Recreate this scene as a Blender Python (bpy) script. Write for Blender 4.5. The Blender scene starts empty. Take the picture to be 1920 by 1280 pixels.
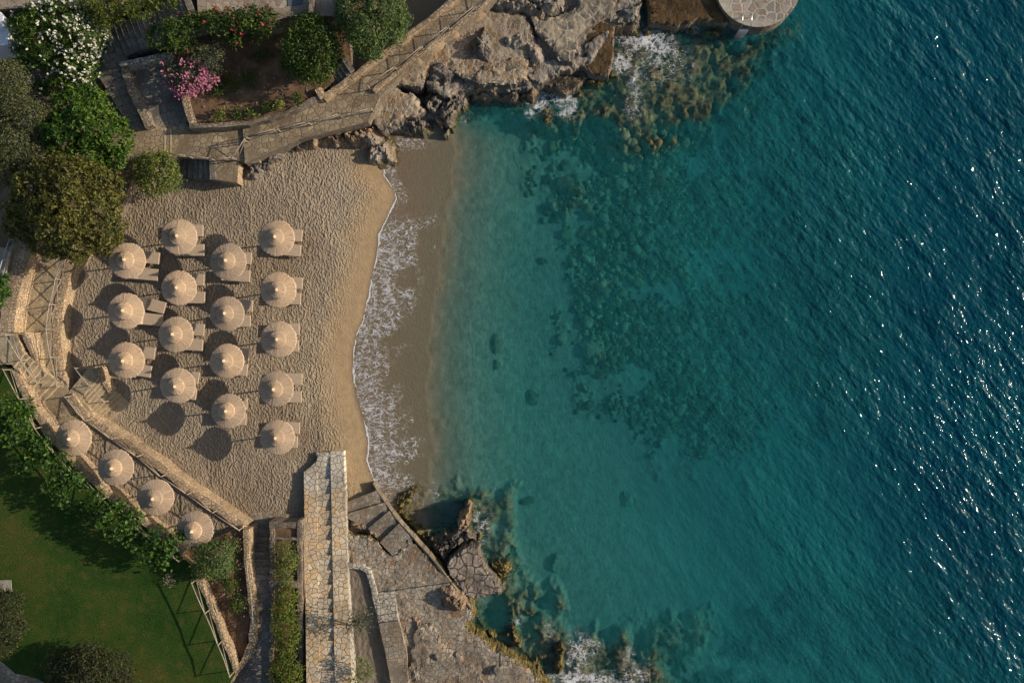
import bpy, math, random
import numpy as np
from mathutils import Vector, Matrix
random.seed(7)
rng = np.random.default_rng(11)
S = bpy.context.scene
col = S.collection
PPM = 25.6          # photo pixels per metre at sea level
H = 37.5 / (18.0 / 28.0)   # camera height above the sea

def W(px, py, z=0.0):
    k = (H - z) / H
    return Vector(((px - 960) / PPM * k, (640 - py) / PPM * k, z))

# ---------------------------------------------------------------- noise
def _h(ix, iy, s):
    n = (ix.astype(np.int64) * 374761393 + iy.astype(np.int64) * 668265263 + s * 1442695041) & 0xffffffff
    n = ((n ^ (n >> 13)) * 1274126177) & 0xffffffff
    n = ((n ^ (n >> 16)) * 2246822519) & 0xffffffff
    return ((n ^ (n >> 15)) & 0xffffff) / float(0xffffff)
def vn(x, y, s=0):
    ix = np.floor(x); iy = np.floor(y); fx = x - ix; fy = y - iy
    fx = fx * fx * (3 - 2 * fx); fy = fy * fy * (3 - 2 * fy)
    a = _h(ix, iy, s); b = _h(ix + 1, iy, s); c = _h(ix, iy + 1, s); d = _h(ix + 1, iy + 1, s)
    return (a * (1 - fx) + b * fx) * (1 - fy) + (c * (1 - fx) + d * fx) * fy
def fbm(x, y, o=4, s=0):
    t = 0; a = .5
    for i in range(o):
        t = t + a * vn(x, y, s + i * 17); x = x * 2.03 + 3.1; y = y * 2.03 - 1.7; a *= .5
    return t / (1 - .5 ** o)
def worley(x, y, s=0):
    ix = np.floor(x); iy = np.floor(y)
    f1 = np.full(x.shape, 9.); f2 = np.full(x.shape, 9.); cid = np.zeros(x.shape)
    for dx in (-1, 0, 1):
        for dy in (-1, 0, 1):
            cx = ix + dx; cy = iy + dy
            px = cx + _h(cx, cy, s); py = cy + _h(cx, cy, s + 5)
            d = np.hypot(px - x, py - y); r = _h(cx, cy, s + 9)
            m = d < f1
            f2 = np.where(m, f1, np.minimum(f2, d)); cid = np.where(m, r, cid); f1 = np.where(m, d, f1)
    return f1, f2, cid
def sstep(a, b, x):
    t = np.clip((x - a) / (b - a), 0, 1); return t * t * (3 - 2 * t)
def poly_sd(X, Y, P):
    """signed distance, positive inside"""
    P = [(p[0], p[1]) for p in P]; n = len(P)
    d = np.full(X.shape, 1e9); ins = np.zeros(X.shape, bool)
    for i in range(n):
        ax, ay = P[i]; bx, by = P[(i + 1) % n]
        ex, ey = bx - ax, by - ay; L = ex * ex + ey * ey + 1e-9
        t = np.clip(((X - ax) * ex + (Y - ay) * ey) / L, 0, 1)
        d = np.minimum(d, np.hypot(X - ax - t * ex, Y - ay - t * ey))
        c = ((ay > Y) != (by > Y)) & (X < (bx - ax) * (Y - ay) / (by - ay + 1e-12) + ax)
        ins ^= c
    return np.where(ins, d, -d)
def line_d(X, Y, P):
    d = np.full(X.shape, 1e9)
    for (ax, ay), (bx, by) in zip(P[:-1], P[1:]):
        ex, ey = bx - ax, by - ay; L = ex * ex + ey * ey + 1e-9
        t = np.clip(((X - ax) * ex + (Y - ay) * ey) / L, 0, 1)
        d = np.minimum(d, np.hypot(X - ax - t * ex, Y - ay - t * ey))
    return d

# ---------------------------------------------------------------- meshes and tags
def tag(o, label=None, cat=None, group=None, kind=None):
    if label: o['label'] = label
    if cat: o['category'] = cat
    if group: o['group'] = group
    if kind: o['kind'] = kind
    return o
def thing(name, label, cat, loc=(0, 0, 0), group=None):
    o = bpy.data.objects.new(name, None); col.objects.link(o); o.location = loc
    o.empty_display_size = .2
    return tag(o, label, cat, group)
def mk(name, V, F, mats, parent=None, mi=None, smooth=False):
    V = np.asarray(V, dtype=np.float64).reshape(-1, 3)
    if parent is not None:
        V = V - np.array(parent_loc(parent))
    me = bpy.data.meshes.new(name)
    if isinstance(F, np.ndarray):
        k = F.shape[1]; n = F.shape[0]
        me.vertices.add(len(V)); me.vertices.foreach_set('co', V.astype(np.float32).ravel())
        me.loops.add(n * k); me.loops.foreach_set('vertex_index', F.astype(np.int32).ravel())
        me.polygons.add(n); me.polygons.foreach_set('loop_start', (np.arange(n) * k).astype(np.int32))
        try: me.polygons.foreach_set('loop_total', np.full(n, k, np.int32))
        except Exception: pass
        me.update(calc_edges=True)
    else:
        me.from_pydata([tuple(v) for v in V], [], F); me.update()
    for m in (mats if isinstance(mats, (list, tuple)) else [mats]): me.materials.append(m)
    if mi is not None: me.polygons.foreach_set('material_index', np.asarray(mi, np.int32))
    me.polygons.foreach_set('use_smooth', np.full(len(me.polygons), bool(smooth)))
    o = bpy.data.objects.new(name, me); col.objects.link(o)
    if parent is not None: o.parent = parent
    return o
def parent_loc(p):
    l = Vector(p.location)
    while p.parent: p = p.parent; l += Vector(p.location)
    return l
def grid_faces(nx, ny):
    i = np.arange(nx * ny).reshape(ny, nx)
    return np.stack([i[:-1, :-1], i[:-1, 1:], i[1:, 1:], i[1:, :-1]], -1).reshape(-1, 4)
def attr(o, name, A):
    """per-point float colour"""
    a = o.data.color_attributes.new(name, 'FLOAT_COLOR', 'POINT')
    B = np.ones((len(o.data.vertices), 4), np.float32); B[:, :A.shape[1]] = A
    a.data.foreach_set('color', B.ravel())
def tube_vf(pts, rad, seg=7, off=0, wob=0):
    V = []; F = []
    pts = [Vector(p) for p in pts]
    if not isinstance(rad, (list, tuple)): rad = [rad] * len(pts)
    for i, p in enumerate(pts):
        d = (pts[min(i + 1, len(pts) - 1)] - pts[max(i - 1, 0)]).normalized()
        u = d.cross(Vector((0.13, .31, 1)) if abs(d.z) < .9 else Vector((1, 0.1, 0))).normalized(); v = d.cross(u)
        for k in range(seg):
            a = 2 * math.pi * k / seg
            V.append(p + (u * math.cos(a) + v * math.sin(a)) * rad[i] * (1 + wob * (random.random() - .5)))
    for i in range(len(pts) - 1):
        for k in range(seg):
            a = off + i * seg + k; b = off + i * seg + (k + 1) % seg
            F.append((a, b, b + seg, a + seg))
    F.append(tuple(off + k for k in range(seg))[::-1]); F.append(tuple(off + (len(pts) - 1) * seg + k for k in range(seg)))
    return V, F
def tube(name, pts, rad, mat, parent=None, seg=7, wob=0):
    V, F = tube_vf(pts, rad, seg, 0, wob); return mk(name, V, F, mat, parent, smooth=True)
def box_vf(x0, x1, y0, y1, z0, z1, off=0):
    V = [(x, y, z) for z in (z0, z1) for y in (y0, y1) for x in (x0, x1)]
    F = [(0, 2, 3, 1), (4, 5, 7, 6), (0, 1, 5, 4), (2, 6, 7, 3), (0, 4, 6, 2), (1, 3, 7, 5)]
    return V, [tuple(i + off for i in f) for f in F]
def bevel(o, w, seg=2):
    m = o.modifiers.new('bevel', 'BEVEL'); m.width = w; m.segments = seg; m.limit_method = 'ANGLE'; m.angle_limit = .6
    return o
def area2(P):
    return sum(P[i][0] * P[(i + 1) % len(P)][1] - P[(i + 1) % len(P)][0] * P[i][1] for i in range(len(P)))
def rough_poly(P, step=14, jit=1.5, closed=True):
    """resample a pixel polygon with small irregularities"""
    out = []; n = len(P)
    for i in range(n if closed else n - 1):
        a = P[i]; b = P[(i + 1) % n]
        L = math.hypot(b[0] - a[0], b[1] - a[1]); m = max(1, int(L / step))
        for k in range(m):
            t = k / m
            p = [a[j] * (1 - t) + b[j] * t for j in range(len(a))]
            if k: p[0] += random.uniform(-jit, jit); p[1] += random.uniform(-jit, jit)
            out.append(tuple(p))
    if not closed: out.append(P[-1])
    return out
def slab_vf(P, z, depth, flare=0.0):
    """P pixel polygon (px,py[,z]); top at z, vertical sides"""
    T = [W(p[0], p[1], p[2] if len(p) > 2 else z) for p in P]
    if area2(T) < 0: T = T[::-1]
    n = len(T); V = [tuple(t) for t in T] + [(t.x, t.y, t.z - depth) for t in T]
    F = [tuple(range(n))] + [(i, i + n, (i + 1) % n + n, (i + 1) % n) for i in range(n)]
    mi = [0] + [1] * n
    return V, F, mi
def slab(name, P, z, depth, mtop, mside=None, parent=None, label=None, cat=None, kind=None, group=None, rough=0):
    if rough: P = rough_poly(P, 16, rough)
    V, F, mi = slab_vf(P, z, depth)
    o = mk(name, V, F, [mtop, mside or mtop], parent, mi)
    return tag(o, label, cat, group, kind)

# ---------------------------------------------------------------- material helper
class NT:
    def __init__(s, name):
        s.m = bpy.data.materials.new(name); s.m.use_nodes = True; s.t = s.m.node_tree; s.t.nodes.clear()
        s.out = s.t.nodes.new('ShaderNodeOutputMaterial')
    def n(s, typ, ins=None, **kw):
        nd = s.t.nodes.new('ShaderNode' + typ)
        for k, v in kw.items(): setattr(nd, k, v)
        for k, v in (ins or {}).items():
            sk = nd.inputs[k]
            if isinstance(v, bpy.types.NodeSocket): s.t.links.new(v, sk)
            elif isinstance(v, bpy.types.Node): s.t.links.new(v.outputs[0], sk)
            else:
                if isinstance(v, (tuple, list)) and len(v) == 3 and len(sk.default_value) == 4: v = (*v, 1)
                sk.default_value = v
        return nd
    def math(s, op, a, b=0.0, c=None, clamp=False):
        nd = s.n('Math', {0: a, 1: b}, operation=op, use_clamp=clamp)
        if c is not None:
            if isinstance(c, (bpy.types.NodeSocket,)): s.t.links.new(c, nd.inputs[2])
            else: nd.inputs[2].default_value = c
        return nd.outputs[0]
    def mr(s, v, a, b, c=0.0, d=1.0, smooth=False):
        return s.n('MapRange', {'Value': v, 'From Min': a, 'From Max': b, 'To Min': c, 'To Max': d}, interpolation_type='SMOOTHSTEP' if smooth else 'LINEAR').outputs[0]
    def mix(s, f, a, b, mode='MIX'):
        nd = s.t.nodes.new('ShaderNodeMix'); nd.data_type = 'RGBA'; nd.blend_type = mode
        for k, v in ((0, f), (6, a), (7, b)):
            sk = nd.inputs[k]
            if isinstance(v, bpy.types.NodeSocket): s.t.links.new(v, sk)
            else: sk.default_value = (*v, 1) if isinstance(v, (tuple, list)) and len(v) == 3 else v
        return nd.outputs[2]
    def noise(s, vec, scale, detail=4, rough=.55, dist=0.0):
        return s.n('TexNoise', {'Vector': vec, 'Scale': scale, 'Detail': detail, 'Roughness': rough, 'Distortion': dist}).outputs[0]
    def noisec(s, vec, scale, detail=3):
        return s.n('TexNoise', {'Vector': vec, 'Scale': scale, 'Detail': detail}).outputs[1]
    def vor(s, vec, scale, feature='F1', dim='3D', rand=1.0):
        return s.n('TexVoronoi', {'Vector': vec, 'Scale': scale, 'Randomness': rand}, feature=feature, voronoi_dimensions=dim)
    def ramp(s, f, stops, const=False):
        nd = s.n('ValToRGB', {0: f}); r = nd.color_ramp
        if const: r.interpolation = 'CONSTANT'
        while len(r.elements) < len(stops): r.elements.new(.5)
        for e, (p, c) in zip(r.elements, stops): e.position = p; e.color = (*c, 1)
        return nd.outputs[0]
    def pos(s): return s.n('NewGeometry').outputs['Position']
    def obj(s): return s.n('TexCoord').outputs['Object']
    def vmath(s, op, a, b=None, sc=None):
        nd = s.n('VectorMath', {0: a}, operation=op)
        if b is not None:
            if isinstance(b, bpy.types.NodeSocket): s.t.links.new(b, nd.inputs[1])
            else: nd.inputs[1].default_value = b
        if sc is not None:
            nd.inputs['Scale'].default_value = sc
        return nd.outputs[0]
    def warp(s, vec, scale, amt):
        c = s.noisec(vec, scale)
        c = s.vmath('SUBTRACT', c, (.5, .5, .5))
        return s.vmath('ADD', vec, s.vmath('SCALE', c, sc=amt))
    def bump(s, h, dist=1.0, strength=1.0, normal=None):
        d = {'Height': h, 'Distance': dist, 'Strength': strength}
        if normal is not None: d['Normal'] = normal
        return s.n('Bump', d).outputs[0]
    def pbr(s, colr, rough=.9, normal=None, spec=.3, **kw):
        d = {'Base Color': colr, 'Roughness': rough, 'Specular IOR Level': spec}
        if normal is not None: d['Normal'] = normal
        d.update(kw)
        b = s.n('BsdfPrincipled', d); s.t.links.new(b.outputs[0], s.out.inputs[0]); return s.m

def mul(c, f): return tuple(x * f for x in c)

def m_plain(name, c, rough=.7, var=.15, sc=3.0, bump=0.0):
    t = NT(name); p = t.obj(); n = t.noise(p, sc, 5)
    c1 = t.mix(t.mr(n, .3, .7), mul(c, 1 - var), mul(c, 1 + var))
    nm = t.bump(t.noise(p, sc * 6, 3), bump) if bump else None
    return t.pbr(c1, rough, nm)

def m_stone(name, cols, mortar, scale=1.6, mw=.035, dim='2D', warp=.25, bump=.02, stain=None, grime=.35, squash=None, soft=.02, patch=None, rocky=None):
    """irregular stones with mortar joints (crazy paving or rubble walling)"""
    t = NT(name); p = t.pos(); p0 = p
    if squash: p = t.vmath('MULTIPLY', p, squash)
    q = t.warp(p, 1.7, warp); q = t.warp(q, 7, warp * .25)
    f = t.vor(q, scale, 'F1', dim); e = t.vor(q, scale, 'DISTANCE_TO_EDGE', dim)
    sep = t.n('SeparateColor', {0: f.outputs['Color']})
    n = len(cols)
    c = t.ramp(sep.outputs[0], [(i / n, cc) for i, cc in enumerate(cols)], True)
    c = t.mix(.45, c, t.ramp(sep.outputs[1], [(0, mul(cols[0], .8)), (1, mul(cols[-1], 1.1))]))
    fine = t.noise(p0, 9, 5, .65)
    c = t.mix(1.0, c, t.ramp(fine, [(.3, (.72,) * 3), (.7, (1.2,) * 3)]), 'MULTIPLY')
    edge = t.mr(e.outputs[0], mw, mw + soft)
    mc = t.mix(t.mr(t.noise(p0, 1.1, 3), .35, .65), mul(mortar, .75), mul(mortar, 1.2))
    if patch:   # places where mortar has covered the stones
        pm = t.mr(t.noise(p0, patch, 3, .6), .5, .62)
        edge = t.math('MULTIPLY', edge, t.math('SUBTRACT', 1.0, t.math('MULTIPLY', pm, .8)))
    c = t.mix(edge, mc, c)
    g = t.noise(p0, .55, 5, .6)
    c = t.mix(t.mr(g, .48, .72, 0, grime), c, t.mix(1.0, c, (.45, .42, .38), 'MULTIPLY'))
    if stain: c = t.mix(t.mr(t.noise(p0, .8, 4, .6), .56, .68, 0, .6), c, stain)
    h = t.math('ADD', t.math('MULTIPLY', edge, 1.0), t.math('MULTIPLY', fine, .5))
    h = t.math('ADD', h, t.math('MULTIPLY', sep.outputs[2], .5))
    bl = t.noise(p0, .33, 5, .6)
    c = t.mix(1.0, c, t.ramp(bl, [(.34, (.70, .69, .68)), (.5, (1, 1, 1)), (.66, (1.18, 1.16, 1.12))]), 'MULTIPLY')
    if rocky:
        dk, lt, th = rocky
        rq = t.warp(p0, .9, .9); rn = t.noise(rq, 1.1, 8, .68); r2 = t.noise(rq, 3.2, 6, .7)
        m = t.mr(t.math('ADD', rn, t.math('MULTIPLY', t.math('SUBTRACT', bl, .5), .5)), th, th + .035)
        rc = t.ramp(r2, [(.36, mul(dk, .7)), (.48, dk), (.58, lt), (.7, mul(lt, 1.3))])
        c = t.mix(m, c, rc)
        h = t.math('ADD', t.math('MULTIPLY', h, t.math('SUBTRACT', 1.0, m)), t.math('MULTIPLY', t.math('MULTIPLY', r2, m), 9.0))
        h = t.math('ADD', h, t.math('MULTIPLY', rn, .6))
    return t.pbr(c, .9, t.bump(h, bump), .2)

def m_rock(name, dark, light, warm, wet=True, scale=1.0):
    t = NT(name); p = t.pos()
    q = t.vmath('MULTIPLY', t.warp(p, .8, .8), (1.0, .55, .8))
    n = t.noise(q, 2.2 * scale, 8, .65); n2 = t.noise(p, .7 * scale, 4); n3 = t.noise(q, 9, 5, .7)
    c = t.ramp(n, [(.34, dark), (.47, mul(dark, 1.7)), (.56, light), (.7, mul(light, 1.3))])
    c = t.mix(t.mr(n2, .5, .68, 0, .6), c, warm)
    c = t.mix(1.0, c, t.ramp(n3, [(.3, (.65,) * 3), (.7, (1.25,) * 3)]), 'MULTIPLY')
    if wet:
        z = t.n('SeparateXYZ', {0: p}).outputs[2]
        zz = t.math('ADD', z, t.math('MULTIPLY', t.math('SUBTRACT', n2, .5), .9))
        alg = t.mix(t.mr(n, .4, .6), (.05, .04, .012), (.17, .13, .045))
        c = t.mix(t.mr(zz, .15, .45, .85, 0), c, alg)
        ro = t.mr(zz, .1, .5, .35, .9)
    else: ro = .9
    h = t.math('ADD', t.math('MULTIPLY', n, .12), t.math('MULTIPLY', n3, .03))
    return t.pbr(c, ro, t.bump(h, 1.0, .9), .3)

def m_leaf(name, a, b, trans=.25, hue=None):
    t = NT(name); g = t.n('NewGeometry')
    r = g.outputs['Random Per Island']
    c = t.ramp(r, [(0, mul(a, .7)), (.5, a), (1, b)])
    big = t.noise(g.outputs['Position'], .9, 3)
    c = t.mix(t.mr(big, .4, .65), c, t.mix(1.0, c, hue or (1.25, 1.15, .8), 'MULTIPLY'))
    bs = t.n('BsdfPrincipled', {'Base Color': c, 'Roughness': .55, 'Specular IOR Level': .35})
    tr = t.n('BsdfTranslucent', {'Color': t.mix(1.0, c, (1.3, 1.4, .5), 'MULTIPLY')})
    m = t.n('MixShader', {0: trans, 1: bs, 2: tr}); t.t.links.new(m.outputs[0], t.out.inputs[0]); return t.m
# ================================================================ materials
def m_court(name, a, b, sc=3.6, amp=1.0):
    t = NT(name); p = t.pos(); fine = t.noise(p, 14, 5, .7)
    c = t.mix(t.mr(t.noise(p, .9, 4), .38, .62), a, b)
    c = t.mix(1.0, c, t.ramp(fine, [(.3, (.8,) * 3), (.7, (1.18,) * 3)]), 'MULTIPLY')
    q2 = t.vmath('MULTIPLY', t.warp(p, 1.6, .55), (1.0, .62, 1.0))
    s1 = t.n('TexVoronoi', {'Vector': q2, 'Scale': sc, 'Smoothness': .55}, feature='SMOOTH_F1', voronoi_dimensions='2D')
    h = t.math('MULTIPLY', t.math('ADD', t.math('MULTIPLY', s1.outputs[0], .085), t.math('MULTIPLY', t.noise(q2, sc, 3, .5), .11)), amp)
    return t.pbr(c, .95, t.bump(t.math('ADD', h, t.math('MULTIPLY', fine, .004)), 1.0), .2)

def m_sand():
    t = NT('beach_sand'); p = t.pos()
    A = t.n('Attribute', attribute_name='bed'); sa = t.n('SeparateColor', {0: A.outputs['Color']})
    B = t.n('Attribute', attribute_name='bed2'); sb = t.n('SeparateColor', {0: B.outputs['Color']})
    tramp, wet, cob = sa.outputs[0], sa.outputs[1], sa.outputs[2]
    reef, weed, rip = sb.outputs[0], sb.outputs[1], sb.outputs[2]
    big = t.noise(p, .35, 5); fine = t.noise(p, 14, 5, .7); mid = t.noise(p, 2.2, 4)
    dry = t.mix(t.mr(big, .38, .62), (.25, .209, .157), (.305, .258, .194))
    gold = t.mix(t.mr(mid, .4, .62), (.36, .255, .14), (.30, .214, .118))
    dry = t.mix(1.0, dry, t.ramp(t.noise(p, .16, 4, .6), [(.36, (.82, .80, .78)), (.5, (1, 1, 1)), (.64, (1.08, 1.07, 1.06))]), 'MULTIPLY')
    c = t.mix(wet, dry, gold)
    soak = A.outputs['Alpha']
    c = t.mix(soak, c, t.mix(t.mr(mid, .35, .65), (.17, .118, .072), (.21, .15, .095)))
    c = t.mix(1.0, c, t.ramp(fine, [(.3, (.8,) * 3), (.7, (1.18,) * 3)]), 'MULTIPLY')
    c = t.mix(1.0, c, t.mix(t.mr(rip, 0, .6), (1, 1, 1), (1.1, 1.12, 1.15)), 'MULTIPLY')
    c = t.mix(rip, c, t.mix(1.0, c, t.ramp(t.noise(t.vmath('MULTIPLY', t.warp(p, 1.5, .5), (1, .7, 1)), 2.4, 4, .6), [(.36, (.74, .76, .76)), (.5, (1, 1, 1)), (.64, (1.2, 1.2, 1.18))]), 'MULTIPLY'))   # light and dark mottle painted into the seabed sand, imitating caustic light
    # submerged stones, reef and weed
    q = t.warp(p, 1.2, .5)
    v = t.vor(q, 1.9, 'F1', '2D'); sv = t.n('SeparateColor', {0: v.outputs['Color']})
    stone = t.ramp(sv.outputs[0], [(0, (.02, .02, .01)), (.25, (.12, .12, .055)), (.45, (.30, .28, .14)), (.6, (.055, .05, .022)), (.8, (.27, .19, .07))], True)
    stone = t.mix(1.0, stone, t.ramp(t.noise(p, 5, 5, .65), [(.3, (.6,) * 3), (.7, (1.3,) * 3)]), 'MULTIPLY')
    c = t.mix(cob, c, stone)
    rn = t.noise(t.warp(p, .8, 1.0), 1.6, 7, .65)
    rc = t.ramp(rn, [(.34, (.026, .019, .008)), (.46, (.105, .072, .028)), (.58, (.23, .16, .065)), (.72, (.34, .26, .13))])
    c = t.mix(reef, c, rc)
    wn = t.noise(t.warp(p, .5, 1.5), .5, 6, .6)
    c = t.mix(t.math('MULTIPLY', weed, t.mr(wn, .42, .56)), c, (.03, .05, .03))
    # relief: footprints where the sand is trampled, ripples under water
    q2 = t.vmath('MULTIPLY', t.warp(p, 1.6, .55), (1.0, .62, 1.0))
    s1 = t.n('TexVoronoi', {'Vector': q2, 'Scale': 7.0, 'Smoothness': .35}, feature='SMOOTH_F1', voronoi_dimensions='2D')
    s2 = t.noise(q2, 6.8, 3, .55)
    foot = t.math('ADD', t.math('MULTIPLY', s1.outputs[0], .075), t.math('MULTIPLY', s2, .085))
    amp = t.math('ADD', .13, t.math('MULTIPLY', tramp, t.mr(t.noise(p, .3, 3), .3, .7, .75, 1.25)))
    h = t.math('MULTIPLY', foot, amp)
    h = t.math('ADD', h, t.math('MULTIPLY', fine, .004))
    pr = t.warp(p, .45, 2.2)
    wv = t.n('TexWave', {'Vector': pr, 'Scale': .8, 'Distortion': 5.0, 'Detail': 3, 'Detail Scale': 1.6}, wave_type='BANDS', bands_direction='X')
    h = t.math('ADD', h, t.math('MULTIPLY', t.math('MULTIPLY', t.math('ADD', t.math('MULTIPLY', wv.outputs[0], .10), t.noise(t.vmath('MULTIPLY', pr, (1.0, .5, 1)), 2.6, 3, .5)), rip), .045))
    h = t.math('ADD', h, t.math('MULTIPLY', rn, t.math('MULTIPLY', reef, .35)))
    h = t.math('ADD', h, t.math('MULTIPLY', t.math('SUBTRACT', 1.0, v.outputs[0]), t.math('MULTIPLY', cob, .25)))
    ro = t.mr(soak, 0, 1, .95, .45)
    return t.pbr(c, ro, t.bump(h, 1.0), .25)

def m_water(foamy=True):
    t = NT('sea_water' if foamy else 'open_sea_water'); p = t.pos()
    A = t.n('Attribute', attribute_name='sea'); s = t.n('SeparateColor', {0: A.outputs['Color']})
    depth, foam, edge = s.outputs[0], s.outputs[1], s.outputs[2]    # depth/10, foam amount, metres from swash front /10+.5
    F = t.n('Attribute', attribute_name='sea2'); s2 = t.n('SeparateColor', {0: F.outputs['Color']})
    lace, churn = s2.outputs[0], s2.outputs[1]
    open_ = t.mr(depth, .05, .45, .10, 1.0)
    # swell running in from the upper right, chop on top of it
    r = t.n('VectorRotate', {'Vector': p, 'Angle': math.radians(50)}, rotation_type='Z_AXIS').outputs[0]
    l1 = t.noise(t.vmath('MULTIPLY', r, (.30, 1.0, 1)), .45, 2, .5)
    l2 = t.noise(t.vmath('MULTIPLY', r, (.42, 1.0, 1)), 1.15, 2, .5)
    l3 = t.noise(t.vmath('MULTIPLY', t.warp(r, 2, .3), (.6, 1.0, 1)), 3.4, 1.5, .5)
    h = t.math('ADD', t.math('MULTIPLY', l1, .20), t.math('MULTIPLY', l2, .36))
    h = t.math('ADD', h, t.math('MULTIPLY', l3, .145))
    gust = t.mr(t.noise(t.vmath('MULTIPLY', r, (.35, 1, 1)), .13, 3, .6), .36, .64, .68, 1.15)
    h = t.math('MULTIPLY', t.math('MULTIPLY', h, open_), gust)
    # small ripples everywhere
    h = t.math('ADD', h, t.math('MULTIPLY', t.noise(p, 6.5, 1, .5), .012))
    nm = t.bump(h, 1.0)
    cs = t.n('VectorMath', {0: t.n('NewGeometry').outputs['Incoming'], 1: nm}, operation='DOT_PRODUCT').outputs['Value']
    cs = t.math('SUBTRACT', 1.0, t.math('ABSOLUTE', cs), clamp=True)
    fr = t.math('ADD', .02, t.math('MULTIPLY', .98, t.math('POWER', cs, 5.0)), clamp=True)   # Schlick, the same from both sides
    gl = t.n('BsdfGlossy', {'Color': (1, 1, 1), 'Roughness': .045, 'Normal': nm})
    tp = t.n('BsdfTransparent', {'Color': (.97, .985, .98)})
    sc = t.mix(t.mr(depth, .05, .55), (.03, .30, .285), (.0, .092, .120))
    big = t.noise(t.vmath('MULTIPLY', r, (.4, 1, 1)), .10, 3)
    sc = t.mix(1.0, sc, t.ramp(big, [(.35, (.8, .8, .85)), (.65, (1.15, 1.18, 1.15))]), 'MULTIPLY')
    df = t.n('BsdfDiffuse', {'Color': sc, 'Normal': nm})
    body = t.n('MixShader', {0: t.mr(t.math('POWER', 2.718, t.math('MULTIPLY', depth, -2.45)), 0, 1, .78, .0), 1: tp, 2: df})
    m1 = t.n('MixShader', {0: fr, 1: body, 2: gl})
    if not foamy:
        t.t.links.new(m1.outputs[0], t.out.inputs['Surface']); return t.m
    # foam: a bright thread at the swash front, lace behind it, churned foam on the rocks
    q = t.warp(p, .9, .9); q = t.warp(q, 3.2, .30)
    q1 = t.vmath('MULTIPLY', q, (.62, 1.3, 1))
    e1 = t.vor(q1, 2.3, 'DISTANCE_TO_EDGE', '2D').outputs[0]
    e2 = t.vor(q1, 6.0, 'DISTANCE_TO_EDGE', '2D').outputs[0]
    br = t.noise(p, 1.9, 4, .6)
    lace = t.math('MAXIMUM', lace, t.math('MULTIPLY', churn, .85))
    k = t.math('MULTIPLY', lace, t.mr(br, .38, .62, .22, 1.4))
    w1 = t.math('MULTIPLY', k, .035)
    la = t.math('SUBTRACT', 1.0, t.mr(t.math('DIVIDE', e1, t.math('ADD', w1, .0005)), .35, 1.2))
    w2 = t.math('MULTIPLY', t.math('MULTIPLY', k, k), .14)
    lb = 0 if 1 else t.math('SUBTRACT', 1.0, t.mr(t.math('DIVIDE', e2, t.math('ADD', w2, .0005)), .35, 1.2))
    q4 = t.vmath('MULTIPLY', t.warp(t.warp(p, .5, .9), 2.2, .28), (.55, 1.25, 1))
    c1 = t.math('ABSOLUTE', t.math('SUBTRACT', t.noise(q4, 2.0, 2, .5), .5)); c2 = t.math('ABSOLUTE', t.math('SUBTRACT', t.noise(q4, 4.6, 1.5, .5), .5))
    lc = t.math('SUBTRACT', 1.0, t.mr(t.math('DIVIDE', c1, t.math('ADD', t.math('MULTIPLY', k, .036), .0005)), .3, 1.1))
    ld = t.math('SUBTRACT', 1.0, t.mr(t.math('DIVIDE', c2, t.math('ADD', t.math('MULTIPLY', t.math('MULTIPLY', k, k), .05), .0005)), .3, 1.1))
    lacef = t.math('MAXIMUM', t.math('MAXIMUM', lc, t.math('MULTIPLY', ld, .85)), t.math('MULTIPLY', la, .7))
    lacef = t.math('MULTIPLY', t.math('MULTIPLY', lacef, t.mr(lace, .03, .2)), .78)
    wob = t.math('MULTIPLY', t.math('SUBTRACT', t.noise(p, 1.3, 4, .6), .5), .045)
    dd = t.math('ADD', edge, wob)           # .5 is the front
    th = t.mr(t.noise(p, .5, 3), .35, .65, .0035, .0095)
    line = t.math('SUBTRACT', 1.0, t.mr(t.math('ABSOLUTE', t.math('SUBTRACT', dd, t.math('ADD', .5, th))), t.math('MULTIPLY', th, .6), th))
    line = t.math('MULTIPLY', line, foam)
    qc = t.warp(t.warp(p, 1.4, 1.1), 5, .25)
    cn = t.noise(qc, 1.9, 3.5, .55); ce = t.math('ABSOLUTE', t.math('SUBTRACT', t.noise(qc, 2.2, 4, .55), .5))
    chf = t.mr(t.math('ADD', t.math('ADD', cn, t.math('MULTIPLY', churn, .42)), t.math('MULTIPLY', ce, -3.0)), .54, .86)
    chf = t.math('MULTIPLY', chf, t.mr(churn, .05, .25))
    fm = t.math('MAXIMUM', t.math('MAXIMUM', line, lacef), chf, clamp=True)
    fm = t.math('MULTIPLY', fm, .9)
    fb = t.n('BsdfDiffuse', {'Color': t.mix(t.noise(p, 6, 4), (.62, .62, .62), (.95, .96, .97)), 'Normal': t.bump(t.math('MULTIPLY', fm, .03), 1.0)})
    m2 = t.n('MixShader', {0: fm, 1: m1, 2: fb})
    # dry land side of the front: nothing there but the sheet lies under the sand anyway
    t.t.links.new(m2.outputs[0], t.out.inputs['Surface'])
    return t.m

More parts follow.
